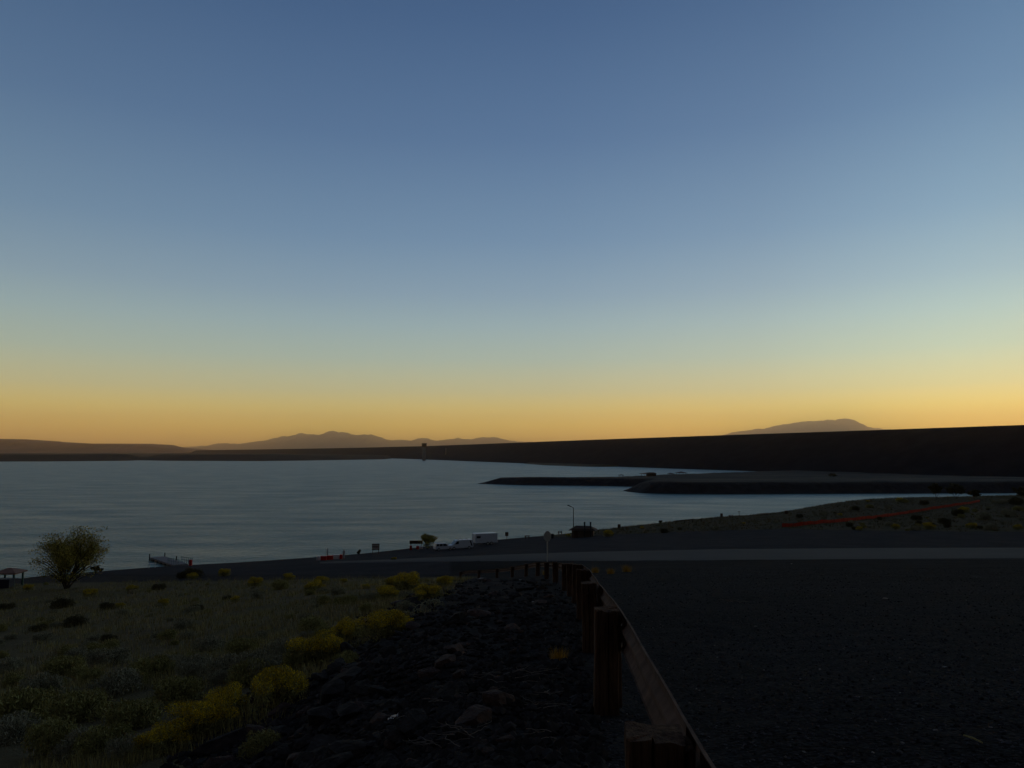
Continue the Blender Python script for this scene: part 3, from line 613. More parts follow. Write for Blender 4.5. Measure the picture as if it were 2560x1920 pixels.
# pale stones
g = 'small pale stones lying in the dark gravel'
for px, py, wp in [(2214,1497,13),(2050,1674,9),(2362,1668,16),(1345,1570,8),(1362,1600,10),(1278,1530,16),(1335,1506,12),(1370,1462,10),(2010,1885,12),(2256,1860,12),(2250,1733,8),(1480,1792,0),(2340,1830,14),(2560,1640,9),(1979,1410,6),(1890,1568,8),(1300,1450,8)]:
    if not wp: continue
    p = hit(px, py); o = bpy.data.objects.new('pale_stone', PM); scene.collection.objects.link(o); s_ = wp*p.y/F/2; o.location = (p.x, p.y, p.z+s_*.2); o.scale = (s_*1.2, s_, s_*.6); o.rotation_euler = (0,0,random.uniform(0,6))
    tag(o, 'small pale stone in the dark gravel', 'stone', g)
p = hit(982, 1822); mb = MB(); vs = []
for i in range(5):
    for j in range(4): vs.append(((i-2)*.022, (j-1.5)*.02, .025+.018*math.sin(i*2.1+j*1.7)+.01*i))
mb.add(vs, [(i*4+j, (i+1)*4+j, (i+1)*4+j+1, i*4+j+1) for i in range(4) for j in range(3)]); o = mb.build('litter', M['white2'], loc=p); o.modifiers.new('s', 'SOLIDIFY').thickness = .001
tag(o, 'crumpled white scrap of litter lying among the rocks', 'litter')
p = hit(2433, 1863); mb = MB(); mb.tube([(-.02,.06,.03),(0,0,.035),(.02,-.06,.03)], [.005,.006,.005], 6); tag(mb.build('yellow_stick', M['straw'], loc=p), 'short yellow stick on the gravel near the lower right corner', 'stick')
# dead twigs and roots
random.seed(21)
g = 'dead grey twigs strewn over the rocks'
for px, py, wp in [(1230,1690,110),(1270,1710,130),(1190,1750,120),(1345,1690,80),(1160,1860,100),(1000,1850,110),(1180,1880,130),(850,1895,70),(1370,1860,100),(1350,1785,90),(1090,1795,60),(880,1640,50),(1150,1636,40),(1010,1500,30),(1070,1880,80),(1360,1750,60),(1835,1508,50)]:
    p = hit(px, py); L_ = wp*p.y/F; mb = MB()
    for k in range(random.randint(3, 9)):
        a = random.uniform(-.5,.5)+random.choice([0, math.pi]); q_ = Vector((random.uniform(-.3,.3)*L_, random.uniform(-.3,.3)*L_, .05)); pt = [q_.copy()]
        for _ in range(5): a += random.uniform(-.5,.5); q_ = q_ + Vector((math.cos(a), math.sin(a)*.9, random.uniform(-.25,.3)))*L_*.13; q_.z = max(q_.z, .02); pt.append(q_.copy())
        mb.tube(pt, [.004,.0035,.003,.0025,.002,.0015], 4)
    tag(mb.build('dead_twigs', M['twig'], loc=p), 'tangle of dead grey twigs lying on the ground', 'twigs', g)

# ---------------------------------------------------------------- trees
def tree(name, base, h, wd, seed, leaf, label, nleaf=5000, lsize=.09, stems=5, group=None, fill=0, low=.22):
    random.seed(seed); root = empty(name, base, 0, label, 'tree', group); tr = MB(); cr_ = MB(); cs = []; rs = []
    def grow(p, d_, l, r, lev):
        pts_ = [p.copy()]; rd = [r]; q_ = p.copy(); dd = d_.copy()
        for k in range(4):
            dd = (dd + Vector((random.uniform(-.18,.18), random.uniform(-.18,.18), random.uniform(-.02,.14)))).normalized(); q_ = q_ + dd*l/4; pts_.append(q_.copy()); rd.append(r*(1-.17*(k+1)))
        tr.tube(pts_, rd, 5)
        if lev >= 2:
            cs.append(tuple(q_)); s_ = wd*random.uniform(.05,.095); rs.append((s_*1.5, s_*1.5, s_*.75))
            cs.append(tuple(pts_[2])); rs.append((s_*1.2, s_*1.2, s_*.7))
        if lev < 3:
            for k in range(random.randint(2, 4)):
                a = random.uniform(0, 6.283); sp = random.uniform(.35, .8)
                grow(pts_[random.randint(2, 4)], (dd + Vector((math.cos(a), math.sin(a), random.uniform(-.25,.35)))*sp).normalized(), l*random.uniform(.58,.8), r*.55, lev+1)
    for k in range(stems):
        a = k*6.283/stems + random.uniform(-.4,.4); sp = random.uniform(.15, wd/h*.75)
        grow(Vector((math.cos(a)*.05*h*.3, math.sin(a)*.05*h*.3, -.1)), Vector((math.cos(a)*sp, math.sin(a)*sp, 1)).normalized(), h*.40, h*.016, 0)
    C_ = np.array(cs); zt = C_[:,2].max(); xr_ = np.abs(C_[:,:2]).max(); fz = h*.95/zt; fx = wd*.47/xr_
    tr.v = [(a*fx, b*fx, c*fz) for a, b, c in tr.v]; C_ = C_*[fx, fx, fz]; keep = C_[:,2] > h*low
    C_ = C_[keep]; Q_ = np.array(rs)[keep]
    if fill:
        ex = []; 
        while len(ex) < fill:
            v = Vector((random.uniform(-1,1), random.uniform(-1,1), random.uniform(-1,1)))
            if .35 < v.length < 1: ex.append((v.x*wd*.47, v.y*wd*.47, h*.51+v.z*h*.43))
        for e in ex: tr.tube([(e[0]*.25, e[1]*.25, e[2]*.45), (e[0]*.7, e[1]*.7, e[2]*.86), e], [h*.006, h*.004, h*.002], 4)
        C_ = np.concatenate([C_, ex]); Q_ = np.concatenate([Q_, np.array([[wd*.085*random.uniform(.8,1.5)]*2 + [wd*.05] for _ in ex])])
    leaf_cloud(cr_, C_, Q_, nleaf, lsize, elong=1.5, up=0)
    tr.build('trunk', M['bark'], root); cr_.build('crown', M[leaf], root); return root
p = hit(172, 1472); k = p.y/F
tree('broadleaf_tree', p - Vector((6*k,0,0)), 150*k, 180*k, 5, 'leaf_olive', 'wide airy olive-green tree on the left bank before the lake', 21000, .068, 6, low=.1, fill=130)
p = hit(1068, 1373); k = p.y/F
tree('small_tree', p, 38*k, 44*k, 9, 'leaf_olive', 'small rounded tree beside the white off-road car', 7500, .07, 3, low=.2, fill=50)
p = hit(240, 1434); k = p.y/F; tree('sapling', p, 20*k, 36*k, 12, 'leaf_dark', 'low sapling right of the wide tree by the water', 900, .10, 4, low=.1)
g = 'dark trees by the inlet at far right'
for px, py, hp, wp, lab in [(2342,1247,30,40,'leftmost dark tree by the inlet at right'),(2392,1246,30,50,'tallest and middle dark tree by the inlet at right'),(2436,1246,18,34,'thin small tree right of the two dark inlet trees'),(2552,1240,18,30,'dark bush-like tree at the right edge by the inlet')]:
    p = hit(px, py); k = p.y/F; tree('inlet_tree', p, hp*k*1.25, wp*k, int(px), 'leaf_dark', lab, 2200, .24, 3, low=.3)
for px, py, hp, wp, lab in [(1009,1371,10,18,'round dark bush left of the long brown board'),(898,1387,13,10,'narrow dark bush between the barriers and the notice board'),(1652,1308,7,10,'small dark bush on the shore right of the restroom'),(950,1375,0,0,''),(2083,1196,10,22,'lone dark tree on the flat ground before the dam')]:
    if not hp: continue
    if px > 2080 and py < 1200: p = WZ(px, py, 2.0); p.z = pen_z(p.x, p.y)
    else: p = hit(px, py)
    k = p.y/F; tree('round_bush', p, hp*k, wp*k, int(px), 'leaf_dark', lab, 700, .12 if py > 1300 else .3, 4, low=.05)

# ---------------------------------------------------------------- guardrail
gr = empty('guardrail', (0,0,0), 0, 'weathered guardrail of wooden posts and brown steel beam down the slope', 'guardrail')
P = [Vector((a, b, CH-c)) for a, b, c in RAIL]; s = [0]
for a, b in zip(P[:-1], P[1:]): s.append(s[-1]+(b.xy-a.xy).length)
def along(t_):
    x_, y_ = np.interp(t_, s, [p.x for p in P]), np.interp(t_, s, [p.y for p in P]); return Vector((x_, y_, gz(x_, y_)))
S1 = s[1]                                  # first visible post
def smooth_path(t_): return sum((along(max(t_+e, 0)) for e in (-2.4,-1.2,0,1.2,2.4)), Vector())/5
POSTH = .90
post_t = [S1 + 3.81*k for k in [-1,0,1,2,3,4,5,6,8,10,12,14,16,18,20,22] if S1+3.81*k < s[-1]]
def topz(t_):                              # smooth beam height above the falling ground
    return np.interp(t_, s, [p.z for p in P]) + POSTH
random.seed(5)
def wood_post(wd, dp, h, seed, crack=True):
    random.seed(seed); mb = MB(); w2, d2 = wd/2, dp/2; cw = .006 if crack else 0; cx = random.uniform(-.015,.015)
    ring = [(-w2+.01,-d2),(-w2*.5,-d2-.002)] + ([(cx-cw,-d2),(cx+.002,-d2+.05),(cx+cw,-d2)] if crack else []) + [(w2*.5,-d2-.001),(w2-.01,-d2),(w2,-d2+.01),(w2,0),(w2,d2-.01),(w2-.01,d2),(0,d2),(-w2+.01,d2),(-w2,d2-.01),(-w2,0),(-w2,-d2+.01)]
    n = len(ring); vs = []; zs_ = [-.4, 0, h*.25, h*.5, h*.75, h*.93, h]
    for z in zs_:
        sx = 1 + random.uniform(-.015,.015); off = (random.uniform(-.003,.003), random.uniform(-.003,.003))
        for (a, b) in ring: vs.append((a*sx+off[0]+random.uniform(-.002,.002), b*sx+off[1]+random.uniform(-.002,.002), z + (random.uniform(-.016,.008) if z == h else 0)))
    fs = [(i*n+k, i*n+(k+1)%n, (i+1)*n+(k+1)%n, (i+1)*n+k) for i in range(len(zs_)-1) for k in range(n)]; vs.append((0, 0, h-.004)); b = len(zs_)*n
    fs += [((len(zs_)-1)*n+k, (len(zs_)-1)*n+(k+1)%n, b) for k in range(n)]; mb.add(vs, fs); return mb
protos = [wood_post(.205, .19, POSTH, k_) for k_ in range(4)]; pm = [m_.build('post', M['wood'], gr) for m_ in protos]
bm_ = wood_post(.03, .16, .36, 11, False); bl_m = bm_.build('blockout', M['wood'], gr)
mb = MB(); mb.tube([(0,-.085,0),(0,-.112,0)], [.009,.008], 8); mb.tube([(0,-.085,0),(0,-.100,0)], [.018,.018], 6); bolt_m = mb.build('bolt', M['rust'], gr)
used_b = False
for i, t_ in enumerate(post_t):
    c = smooth_path(t_); n_ = smooth_path(t_+.6)-smooth_path(t_-.6); a = math.atan2(n_.y, n_.x)-math.pi/2; z = topz(t_)-POSTH
    src = pm[i % 4]; o = src if i < 4 else src.copy()
    if i >= 4: scene.collection.objects.link(o); o.parent = gr
    rt = Vector((math.cos(a), math.sin(a), 0)); q_ = c - rt*.105; o.location = (q_.x, q_.y, z + random.uniform(-.02,.02) ); o.rotation_euler = (random.uniform(-.02,.02), random.uniform(-.02,.02), a + random.uniform(-.04,.04))
    b_ = bl_m if not used_b else bl_m.copy()
    if used_b: scene.collection.objects.link(b_); b_.parent = gr
    q2 = c + rt*.012; b_.location = (q2.x, q2.y, z+POSTH-.40); b_.rotation_euler = (0,0,a)
    for dx_ in (-.03, .05):
        if i > 3: break
        k_ = bolt_m.copy() if used_b else bolt_m
        if used_b: scene.collection.objects.link(k_); k_.parent = gr
        used_b = True; q3 = c - rt*(.105-dx_); k_.location = (q3.x, q3.y, z+POSTH-.10-.3*abs(dx_)); k_.rotation_euler = (0,0,a)
# W-beam: corrugated section swept along the posts, thin steel, folded top edge
sec = [(0.0,.312),(.018,.312),(.030,.300),(.078,.262),(.083,.235),(.078,.208),(.012,.172),(.006,.156),(.012,.140),(.078,.104),(.083,.077),(.078,.050),(.030,.012),(.018,0),(0,0)]
th = .006; sec2 = [(a+ (th if 0 < i < len(sec)-1 else 0), b + (th if i == 0 or i == 1 else (-th if i >= len(sec)-2 else 0))) for i, (a, b) in enumerate(sec)]
ring = sec + sec2[::-1]; tt = np.arange(0, s[-1], .45); vs = []; n = len(ring)
for t_ in tt:
    c = smooth_path(t_); n_ = smooth_path(t_+.6)-smooth_path(t_-.6); a = math.atan2(n_.y, n_.x)-math.pi/2; rt = Vector((math.cos(a), math.sin(a), 0)); z0 = topz(t_)-.325+ .004*math.sin(t_*3.1)
    for (u_, v_) in ring: q_ = c + rt*(.026+u_*.5); vs.append((q_.x, q_.y, z0+v_))
mb = MB(); mb.add(vs, [(i*n+k, i*n+(k+1)%n, (i+1)*n+(k+1)%n, (i+1)*n+k) for i in range(len(tt)-1) for k in range(n)]); mb.build('steel_beam', M['rust'], gr)
for t_ in post_t[:7]:                       # lapped splice at each post
    mb = MB(); vs = []
    for e in (-.16, .16):
        c = smooth_path(t_+e); n_ = smooth_path(t_+e+.6)-smooth_path(t_+e-.6); a = math.atan2(n_.y, n_.x)-math.pi/2; rt = Vector((math.cos(a), math.sin(a), 0)); z0 = topz(t_+e)-.325+.004*math.sin((t_+e)*3.1)
        for (u_, v_) in [(u+.004, v*1.012-.002) for u, v in sec] + [(u+.012, v) for u, v in sec[::-1]]: q_ = c + rt*(.029+u_*.5); vs.append((q_.x, q_.y, z0+v_))
    mb.add(vs, [(k, (k+1)%n, n+(k+1)%n, n+k) for k in range(n)] + [tuple(range(n)), tuple(range(2*n-1, n-1, -1))]); mb.build('splice_plate', M['rust'], gr)

# ---------------------------------------------------------------- traffic sign seen from behind
p = hit(1369, 1440); h = 2.75; sg = empty('traffic_sign', p, R(38), 'octagonal traffic sign seen from its bare grey back on a thin post', 'sign')
mb = MB(); mb.box((0,.02,h/2-.2), (.06,.03,h+.4)); mb.build('post', M['galv'], sg)
oc = [(.33*math.cos(R(22.5+45*k)), h-.33+.33*math.sin(R(22.5+45*k))) for k in range(8)]; mb = MB(); mb.prism(oc, -.004, -.001); mb.build('sign_plate', M['signback'], sg)
mb = MB(); mb.box((0,.012,h-.2), (.05,.02,.04)); mb.box((0,.012,h-.46), (.05,.02,.04)); mb.build('bracket', M['galv'], sg)

# ---------------------------------------------------------------- street lamp, restroom, boards
p = hit(1434, 1343); hh = 78*p.y/F
lp = empty('street_lamp', p, R(205), 'tall dark street lamp with a tilted flat head beside the restroom', 'street lamp')
mb = MB(); mb.tube([(0,0,-.2),(0,0,hh*.93)], [.11,.07], 8); mb.build('pole', M['darkmetal'], lp)
mb = MB(); mb.tube([(0,0,hh*.92),(.5,0,hh*.955),(.75,0,hh*.965)], [.05,.045,.04], 6); mb.build('arm', M['darkmetal'], lp)
mb = MB(); mb.box((1.1,0,hh*.985), (.95,.35,.16), M=Matrix.Rotation(R(-22), 3, 'Y')); mb.build('lamp_head', M['darkmetal'], lp, bevel=.03)
p = hit(1458, 1342); k = p.y/F; rs_ = empty('restroom', p, R(-12), 'low brown restroom hut with a ridged roof and two vent stacks', 'building')
L_ = 52*k; mb = MB(); mb.box((0,0,.95), (L_,3.4,2.3)); mb.build('wall', M['tanwall'], rs_)
ov = L_/2+.75; mb = MB(); mb.add([(-ov,-2.3,1.62),(ov,-2.3,1.62),(ov,2.3,1.62),(-ov,2.3,1.62),(-ov+1.5,0,2.55),(ov-1.5,0,2.55)], [(0,1,5,4),(1,2,5),(2,3,4,5),(3,0,4),(3,2,1,0)]); mb.build('roof', M['darkroof'], rs_)
for xx in (.12*L_, .40*L_): mb = MB(); mb.tube([(xx,-2.0,-.1),(xx,-2.0,3.45)], .17, 10); mb.tube([(xx,-2.0,3.45),(xx,-2.0,3.6)], .21, 10); mb.build('vent_stack', M['darkmetal'], rs_)
mb = MB(); mb.box((-.3*L_,-1.72,.9), (.95,.06,2.0)); mb.build('door', M['brown'], rs_)
def board(px, py, wpx, hpx, ph, label, cat, posts=2, panels=0, rz=0, m='brown', name='notice_board'):
    p = hit(px, py); k = p.y/F; r_ = empty(name, p, rz, label, cat); w_, h_ = wpx*k, hpx*k; z0 = ph*k-h_
    mb = MB(); mb.box((0,0,z0+h_/2), (w_,.08,h_)); mb.build('panel', M[m], r_)
    for j in range(posts):
        xx = 0 if posts == 1 else (-.4+.8*j)*w_; mb = MB(); mb.box((xx,.07,z0*.5+.2), (.1,.05,z0+.9)); mb.build('post', M['brown'], r_)
    for j in range(panels): mb = MB(); mb.box((0,-.06,z0+h_*(.26+.46*j)), (w_*.84,.03,h_*.30)); mb.build('sign_face', M['signwhite'], r_)
    return r_
board(939, 1385, 18, 15, 25, 'brown notice board with two pale panels standing on the shore', 'sign', panels=2)
board(1040, 1372, 32, 8, 20, 'long low brown board beside the small tree', 'sign', panels=0)
board(1267, 1351, 8, 9.5, 20, 'small square brown sign right of the white trailer', 'sign', posts=1)
board(1548, 1322, 7, 8, 11, 'small brown box-shaped sign on the shore right of the restroom', 'sign', posts=1)
board(1804, 1293, 6, 8, 9, 'small dark sign on the distant shore near the inlet', 'sign', posts=1)
board(1966, 1286, 8, 8, 9, 'dark square board at the foot of the grassy rise', 'sign', posts=1)
p = hit(1848, 1292); k = p.y/F; t_ = empty('shade_post', p, 0, 'thin T-shaped post on the distant shore', 'post'); mb = MB(); mb.tube([(0,0,0),(0,0,12*k)], .06, 6); mb.build('pole', M['darkmetal'], t_); mb = MB(); mb.box((0,0,12*k), (5.5*k,.5,.12)); mb.build('crossbar', M['darkmetal'], t_)
def picnic(px, py, wpx, label):
    p = hit(px, py); k = p.y/F; w_ = wpx*k; r_ = empty('picnic_table', p, R(8), label, 'picnic table'); mb = MB(); mb.box((0,0,.76), (w_,.75,.06)); mb.build('tabletop', M['brown'], r_)
    for sgn in (-1,1):
        mb = MB(); mb.box((0,sgn*.7,.45), (w_,.26,.05)); mb.build('bench', M['brown'], r_); mb = MB(); mb.box((sgn*w_*.36,0,.38), (.1,1.3,.08)); mb.box((sgn*w_*.36,.25,.38), (.08,.08,.76)); mb.box((sgn*w_*.36,-.25,.38), (.08,.08,.76)); mb.build('leg', M['brown'], r_)
picnic(1910, 1289, 22, 'brown picnic table at the foot of the grassy rise by the inlet')
picnic(1562, 1324, 14, 'picnic table right of the small box-shaped sign'); picnic(1318, 1347, 12, 'picnic table between the trailer and the restroom'); picnic(1400, 1336, 10, 'picnic table on the shore left of the street lamp')
picnic(1828, 1294, 10, 'picnic table left of the thin T-shaped post')
# dark bin by the sign
p = hit(1381, 1346); mb = MB(); mb.tube([(0,0,0),(0,0,.95)], [.32,.36], 12); r_ = empty('waste_bin', p, 0, 'dark waste bin behind the traffic sign near the shore', 'bin'); mb.build('drum', M['black'], r_); mb = MB(); mb.tube([(0,0,.95),(0,0,1.05),(0,0,1.12)], [.38,.36,.1], 12); mb.build('lid', M['darkmetal'], r_)
# low log rail on the shore
r_ = empty('log_rail', hit(1732,1306), 0, 'low log railing along the distant shore', 'railing'); o0 = Vector(r_.location)
q_ = [hit(a, b)-o0 for a, b in [(1690,1309),(1711,1307.5),(1732,1306),(1753,1304)]]; mb = MB(); mb.tube([a+Vector((0,0,.75)) for a in q_], .12, 6); mb.build('log', M['bark'], r_)
for a in q_: mb = MB(); mb.tube([a-Vector((0,0,.2)), a+Vector((0,0,.85))], .13, 6); mb.build('post', M['bark'], r_)

# shelters
def shelter(p, rz, w_, h_, label, m='tanroof', pm_='green', dp=None, rise=.28):
    dp = dp or w_; r_ = empty('picnic_shelter', p, rz, label, 'shelter'); a, b = w_/2, dp/2; z = h_*(1-rise)
    mb = MB(); mb.add([(-a,-b,z),(a,-b,z),(a,b,z),(-a,b,z),(-a,-b,z+.18),(a,-b,z+.18),(a,b,z+.18),(-a,b,z+.18),(-a*.12,0,h_),(a*.12,0,h_)], [(3,2,1,0),(0,1,5,4),(1,2,6,5),(2,3,7,6),(3,0,4,7),(4,5,9,8),(5,6,9),(6,7,8,9),(7,4,8)]); mb.build('roof', M[m], r_)
    for sx in (-1,1):
        for sy in (-1,1): mb = MB(); mb.box((sx*a*.74, sy*b*.74, z/2-.1), (.2,.2,z+.2)); mb.build('post', M[pm_], r_)
    return r_
p = hit(22, 1466); k = p.y/F; shelter(p, R(6), 56*k, 46*k, 'small shelter with faded hipped roof and green posts at the left edge')
for px, py, wp, hp, lab in [(1620,1191.5,34,9,'distant shelter beside the dark hut on the spit'),(1677,1190,14,7,'smaller of two pale shelters on the spit right of the hut'),(1703,1190.5,24,10,'larger of two pale shelters on the spit right of the hut'),(1553,1192,12,5,'low shelter left of the dark hut on the spit')]:
    p = WZ(px, py, 1.8); p.z = max(pen_z(p.x, p.y), .3); k = p.y/F; shelter(p, R(10), wp*k, hp*k, lab, 'darkroof', 'brown', rise=.4)
p = WZ(1628, 1192, 1.8); p.z = max(pen_z(p.x, p.y), .3); k = p.y/F; r_ = empty('hut', p, R(5), 'dark brown hut on the spit before the dam', 'building'); mb = MB(); mb.box((0,0,3.2*k), (22*k,4,8*k)); mb.build('wall', M['brown'], r_)
mb = MB(); a = 12*k; mb.add([(-a,-2.5,7.2*k),(a,-2.5,7.2*k),(a,2.5,7.2*k),(-a,2.5,7.2*k),(-a*.5,0,9.5*k),(a*.5,0,9.5*k)], [(0,1,5,4),(1,2,5),(2,3,4,5),(3,0,4),(3,2,1,0)]); mb.build('roof', M['darkroof'], r_)
# dumpster under the shelter
p = hit(6, 1472); k = p.y/F; r_ = empty('dumpster', p, R(5), 'dark metal dumpster in front of the small left shelter', 'dumpster'); mb = MB(); mb.box((0,0,.65), (2.2,1.2,1.1), taper=1.06); mb.build('body', mat('dark_blue_steel', (.03,.03,.045), .6, .3), r_, bevel=.02)
mb = MB(); mb.box((0,0,1.25), (2.4,1.35,.07)); mb.build('lid', M['black'], r_, bevel=.01)

# dock and gangway
p0 = WZ(393, 1394, .5); p1 = WZ(452, 1413, .5); dv = (p1-p0); L_ = dv.length; a = math.atan2(dv.y, dv.x)
r_ = empty('floating_dock', (p0+p1)/2, a, 'grey floating dock reaching from the left shore into the lake', 'dock'); mb = MB(); mb.box((0,0,0), (L_,2.6,.3)); mb.build('deck', M['deck'], r_, bevel=.03)
mb = MB(); [mb.box((x_, sy*1.1, -.32), (1.6,.5,.42)) for x_ in np.linspace(-L_/2+1, L_/2-1, 6) for sy in (-1,1)]; mb.build('float', M['darkmetal'], r_)
for x_, sy in ((-L_/2,-1),(-L_/2,1),(0,1.0)): mb = MB(); mb.tube([(x_, sy*1.45, -2),(x_, sy*1.45, .85)], .11, 8); mb.build('pile', M['darkmetal'], r_)
mb = MB()
for sy in (-1,1):
    for z in (.6, 1.1): mb.tube([(L_/2-3.5,sy*1.2,z),(L_/2+2.5,sy*1.2,z+.3)], .035, 5)
    for x_ in np.linspace(L_/2-3.5, L_/2+2.5, 7): mb.tube([(x_,sy*1.2,.1),(x_,sy*1.2,1.2+.05*(x_-L_/2+3.5))], .035, 5)
mb.build('handrail', M['teal'], r_)
p = hit(476, 1414); mb = MB(); mb.box((0,0,.5), (.5,.4,1.1)); o = mb.build('post', M['red'], loc=p, bevel=.04); o.name = 'marker_post'; tag(o, 'short red marker post at the shore end of the dock', 'post')
p = hit(380, 1420); g_ = shelter  # small rack on the shore
r_ = empty('shore_rack', p, R(20), 'small pale rack on the shore left of the dock', 'rack'); mb = MB(); [mb.tube([(x_,0,0),(x_,0,.8)], .04, 5) for x_ in (-.5,.5)]; mb.build('leg', M['white2'], r_); mb = MB(); mb.box((0,0,.8), (1.3,.4,.06)); mb.build('shelf', M['white2'], r_)

# ---------------------------------------------------------------- barriers on the boat ramp
def barrier(px, py, wpx, m, label, hpx=10.5):
    p = hit(px, py); k = p.y/F; w_, h_ = wpx*k, hpx*k*1.0; r_ = empty('barrier', p, R(6), label, 'barrier', None); a, b = w_/2, .28
    mb = MB(); mb.prism([(-a,.02),(a,.02),(a,h_*.28),(a*.97,h_*.42),(a*.97,h_),(-a*.97,h_),(-a*.97,h_*.42),(-a,h_*.28)], -b, b); mb.build('body', M[m], r_, bevel=.04)
    mb = MB(); mb.box((0,-.285,h_*.62), (w_*.7,.02,h_*.16)); mb.build('rib', M[m], r_)
barrier(796, 1401, 8.5, 'white2', 'white water-filled barrier leftmost in the ramp row'); barrier(809, 1400.6, 15, 'red', 'left of two long red barriers on the ramp'); barrier(825, 1399.3, 15.5, 'red', 'right of two long red barriers on the ramp')
barrier(841, 1397.5, 15, 'white2', 'long white barrier right of the red ones on the ramp'); barrier(852.5, 1397, 7, 'red', 'short dark red barrier right of the long white one')
barrier(1027, 1375, 6, 'orange', 'small orange barrier under the long brown board'); barrier(1044, 1373, 7, 'red', 'small red barrier left of the small tree', 8); barrier(1052, 1371.5, 9, 'white2', 'small white barrier partly behind the small tree', 6)
for px, lab in ((816,'pale slim pole behind the red ramp barriers'),(819,'dark slim pole beside the pale one behind the barriers')):
    p = hit(px, 1396); mb = MB(); mb.tube([(0,0,-.1),(0,0,1.8)], [.07,.06], 8); tag(mb.build('pole', M['white2' if px == 816 else 'darkmetal'], loc=p), lab, 'pole')

# ---------------------------------------------------------------- vehicles
def wheel(parent, x_, y_, r, sgn):
    wv = MB(); wv.tube([(x_,y_-.11,r),(x_,y_-.10,r),(x_,y_+.10,r),(x_,y_+.11,r)], [r*.93,r,r,r*.93], 18); w_ = wv.build('wheel', M['black'], parent, smooth=False)
    h_ = MB(); h_.tube([(x_,y_+sgn*.112,r),(x_,y_+sgn*.125,r)], [r*.6,r*.5], 14); h_.build('rim', M['galv'], w_)
def vehicle(name, px, py, rz, L_, Wd, prof, wins, wheels_, label, cat, s_=1.0, extra=None):
    p = hit(px, py); r_ = empty(name, p, rz, label, cat); r_.scale = (s_,)*3
    mb = MB(); mb.prism(prof, -Wd/2, Wd/2); mb.build('body', M['white'], r_, bevel=.05)
    for poly in wins:
        for sgn in (-1,1): mb = MB(); mb.prism(poly, sgn*Wd/2-.008, sgn*Wd/2+.008); mb.build('side_window', M['glass'], r_)
    for x_ in wheels_:
        for sgn in (-1,1): wheel(r_, x_, sgn*(Wd/2-.1), .36, sgn)
    return r_
# fronts: +x is the nose; off-road car nose points right
c = vehicle('offroad_car', 1108, 1376.5, R(24), 4.4, 1.8, [(-2.1,.42),(2.1,.42),(2.2,.62),(2.15,1.02),(.95,1.12),(.45,1.72),(-1.95,1.76),(-2.12,1.1),(-2.15,.6)],
        [[(-1.85,1.16),(-1.3,1.16),(-1.3,1.62),(-1.8,1.62)],[(-1.15,1.14),(-.45,1.14),(-.45,1.62),(-1.15,1.62)],[(-.3,1.14),(.72,1.14),(.36,1.6),(-.3,1.6)]], (-1.35,1.4), 'white off-road car with dark windows parked right of the small tree', 'car', .86)
mb = MB(); mb.add([(.99,-.75,1.15),(.99,.75,1.15),(.52,.68,1.66),(.52,-.68,1.66)], [(0,1,2,3)]); mb.build('windscreen', M['glass'], c)
mb = MB(); mb.box((2.2,0,.5), (.16,1.7,.2)); mb.build('bumper', M['darkmetal'], c, bevel=.03)
for sy in (-.6,.6): mb = MB(); mb.box((2.19,sy,.85), (.06,.28,.16)); mb.build('headlight', M['white2'], c)
for sy in (-.6,.6): mb = MB(); mb.tube([(-1.7,sy,1.84),(.1,sy,1.84)], .025, 5); mb.build('roof_rack', M['darkmetal'], c)
c = vehicle('cargo_van', 1151, 1373, R(205), 5.4, 2.0, [(-2.6,.40),(2.55,.40),(2.7,.6),(2.62,1.0),(1.9,1.16),(1.25,1.95),(.9,2.08),(-2.5,2.1),(-2.65,1.9),(-2.68,.6)],
        [[(.75,1.25),(1.7,1.22),(1.2,1.82),(.75,1.85)]], (-1.7,1.85), 'white cargo van parked behind the off-road car', 'van', .9)
mb = MB(); mb.add([(1.92,-.8,1.2),(1.92,.8,1.2),(1.3,.75,1.9),(1.3,-.75,1.9)], [(0,1,2,3)]); mb.build('windscreen', M['glass'], c)
for sgn in (-1,1):
    mb = MB(); mb.add([(-2.5,sgn*1.006,.75),(-2.2,sgn*1.006,.75),(-1.75,sgn*1.006,1.9),(-2.05,sgn*1.006,1.9)], [(0,1,2,3)]); mb.build('side_stripe', M['navy'], c)
mb = MB(); mb.box((2.68,0,.52), (.14,1.9,.22)); mb.build('bumper', M['darkmetal'], c, bevel=.03)
mb = MB(); [mb.box((x_,0,2.2), (.06,1.8,.05)) for x_ in (-1.4,-.2,.7)]; mb.build('roof_rack', M['darkmetal'], c)
p = hit(1213, 1361.5); c = empty('box_trailer', p, R(22), 'tall white box trailer parked behind the white van', 'trailer')
mb = MB(); mb.prism([(-2.6,.5),(2.4,.5),(2.4,2.40),(2.3,2.48),(-2.4,2.48),(-2.6,2.36)], -1.15, 1.15); mb.build('body', M['white'], c, bevel=.05)
mb = MB(); mb.box((2.42,0,1.44), (.05,2.1,1.82)); mb.build('rear_door', M['white2'], c)
for sy in (-.98,.98): mb = MB(); mb.box((2.45,sy,.75), (.05,.16,.26)); mb.build('tail_light', M['tail'], c)
for sgn in (-1,1): wheel(c, 1.0, sgn*1.1, .36, sgn); wheel(c, .15, sgn*1.1, .36, sgn)
mb = MB(); mb.tube([(-2.6,-.7,.5),(-3.6,0,.5)], .06, 6); mb.tube([(-2.6,.7,.5),(-3.6,0,.5)], .06, 6); mb.tube([(-3.6,0,.5),(-3.6,0,0)], .04, 6); mb.build('hitch', M['darkmetal'], c)
for sgn in (-1,): mb = MB(); mb.box((-1.9,sgn*1.16,1.75), (.9,.012,.45)); mb.build('emblem', M['navy'], c)

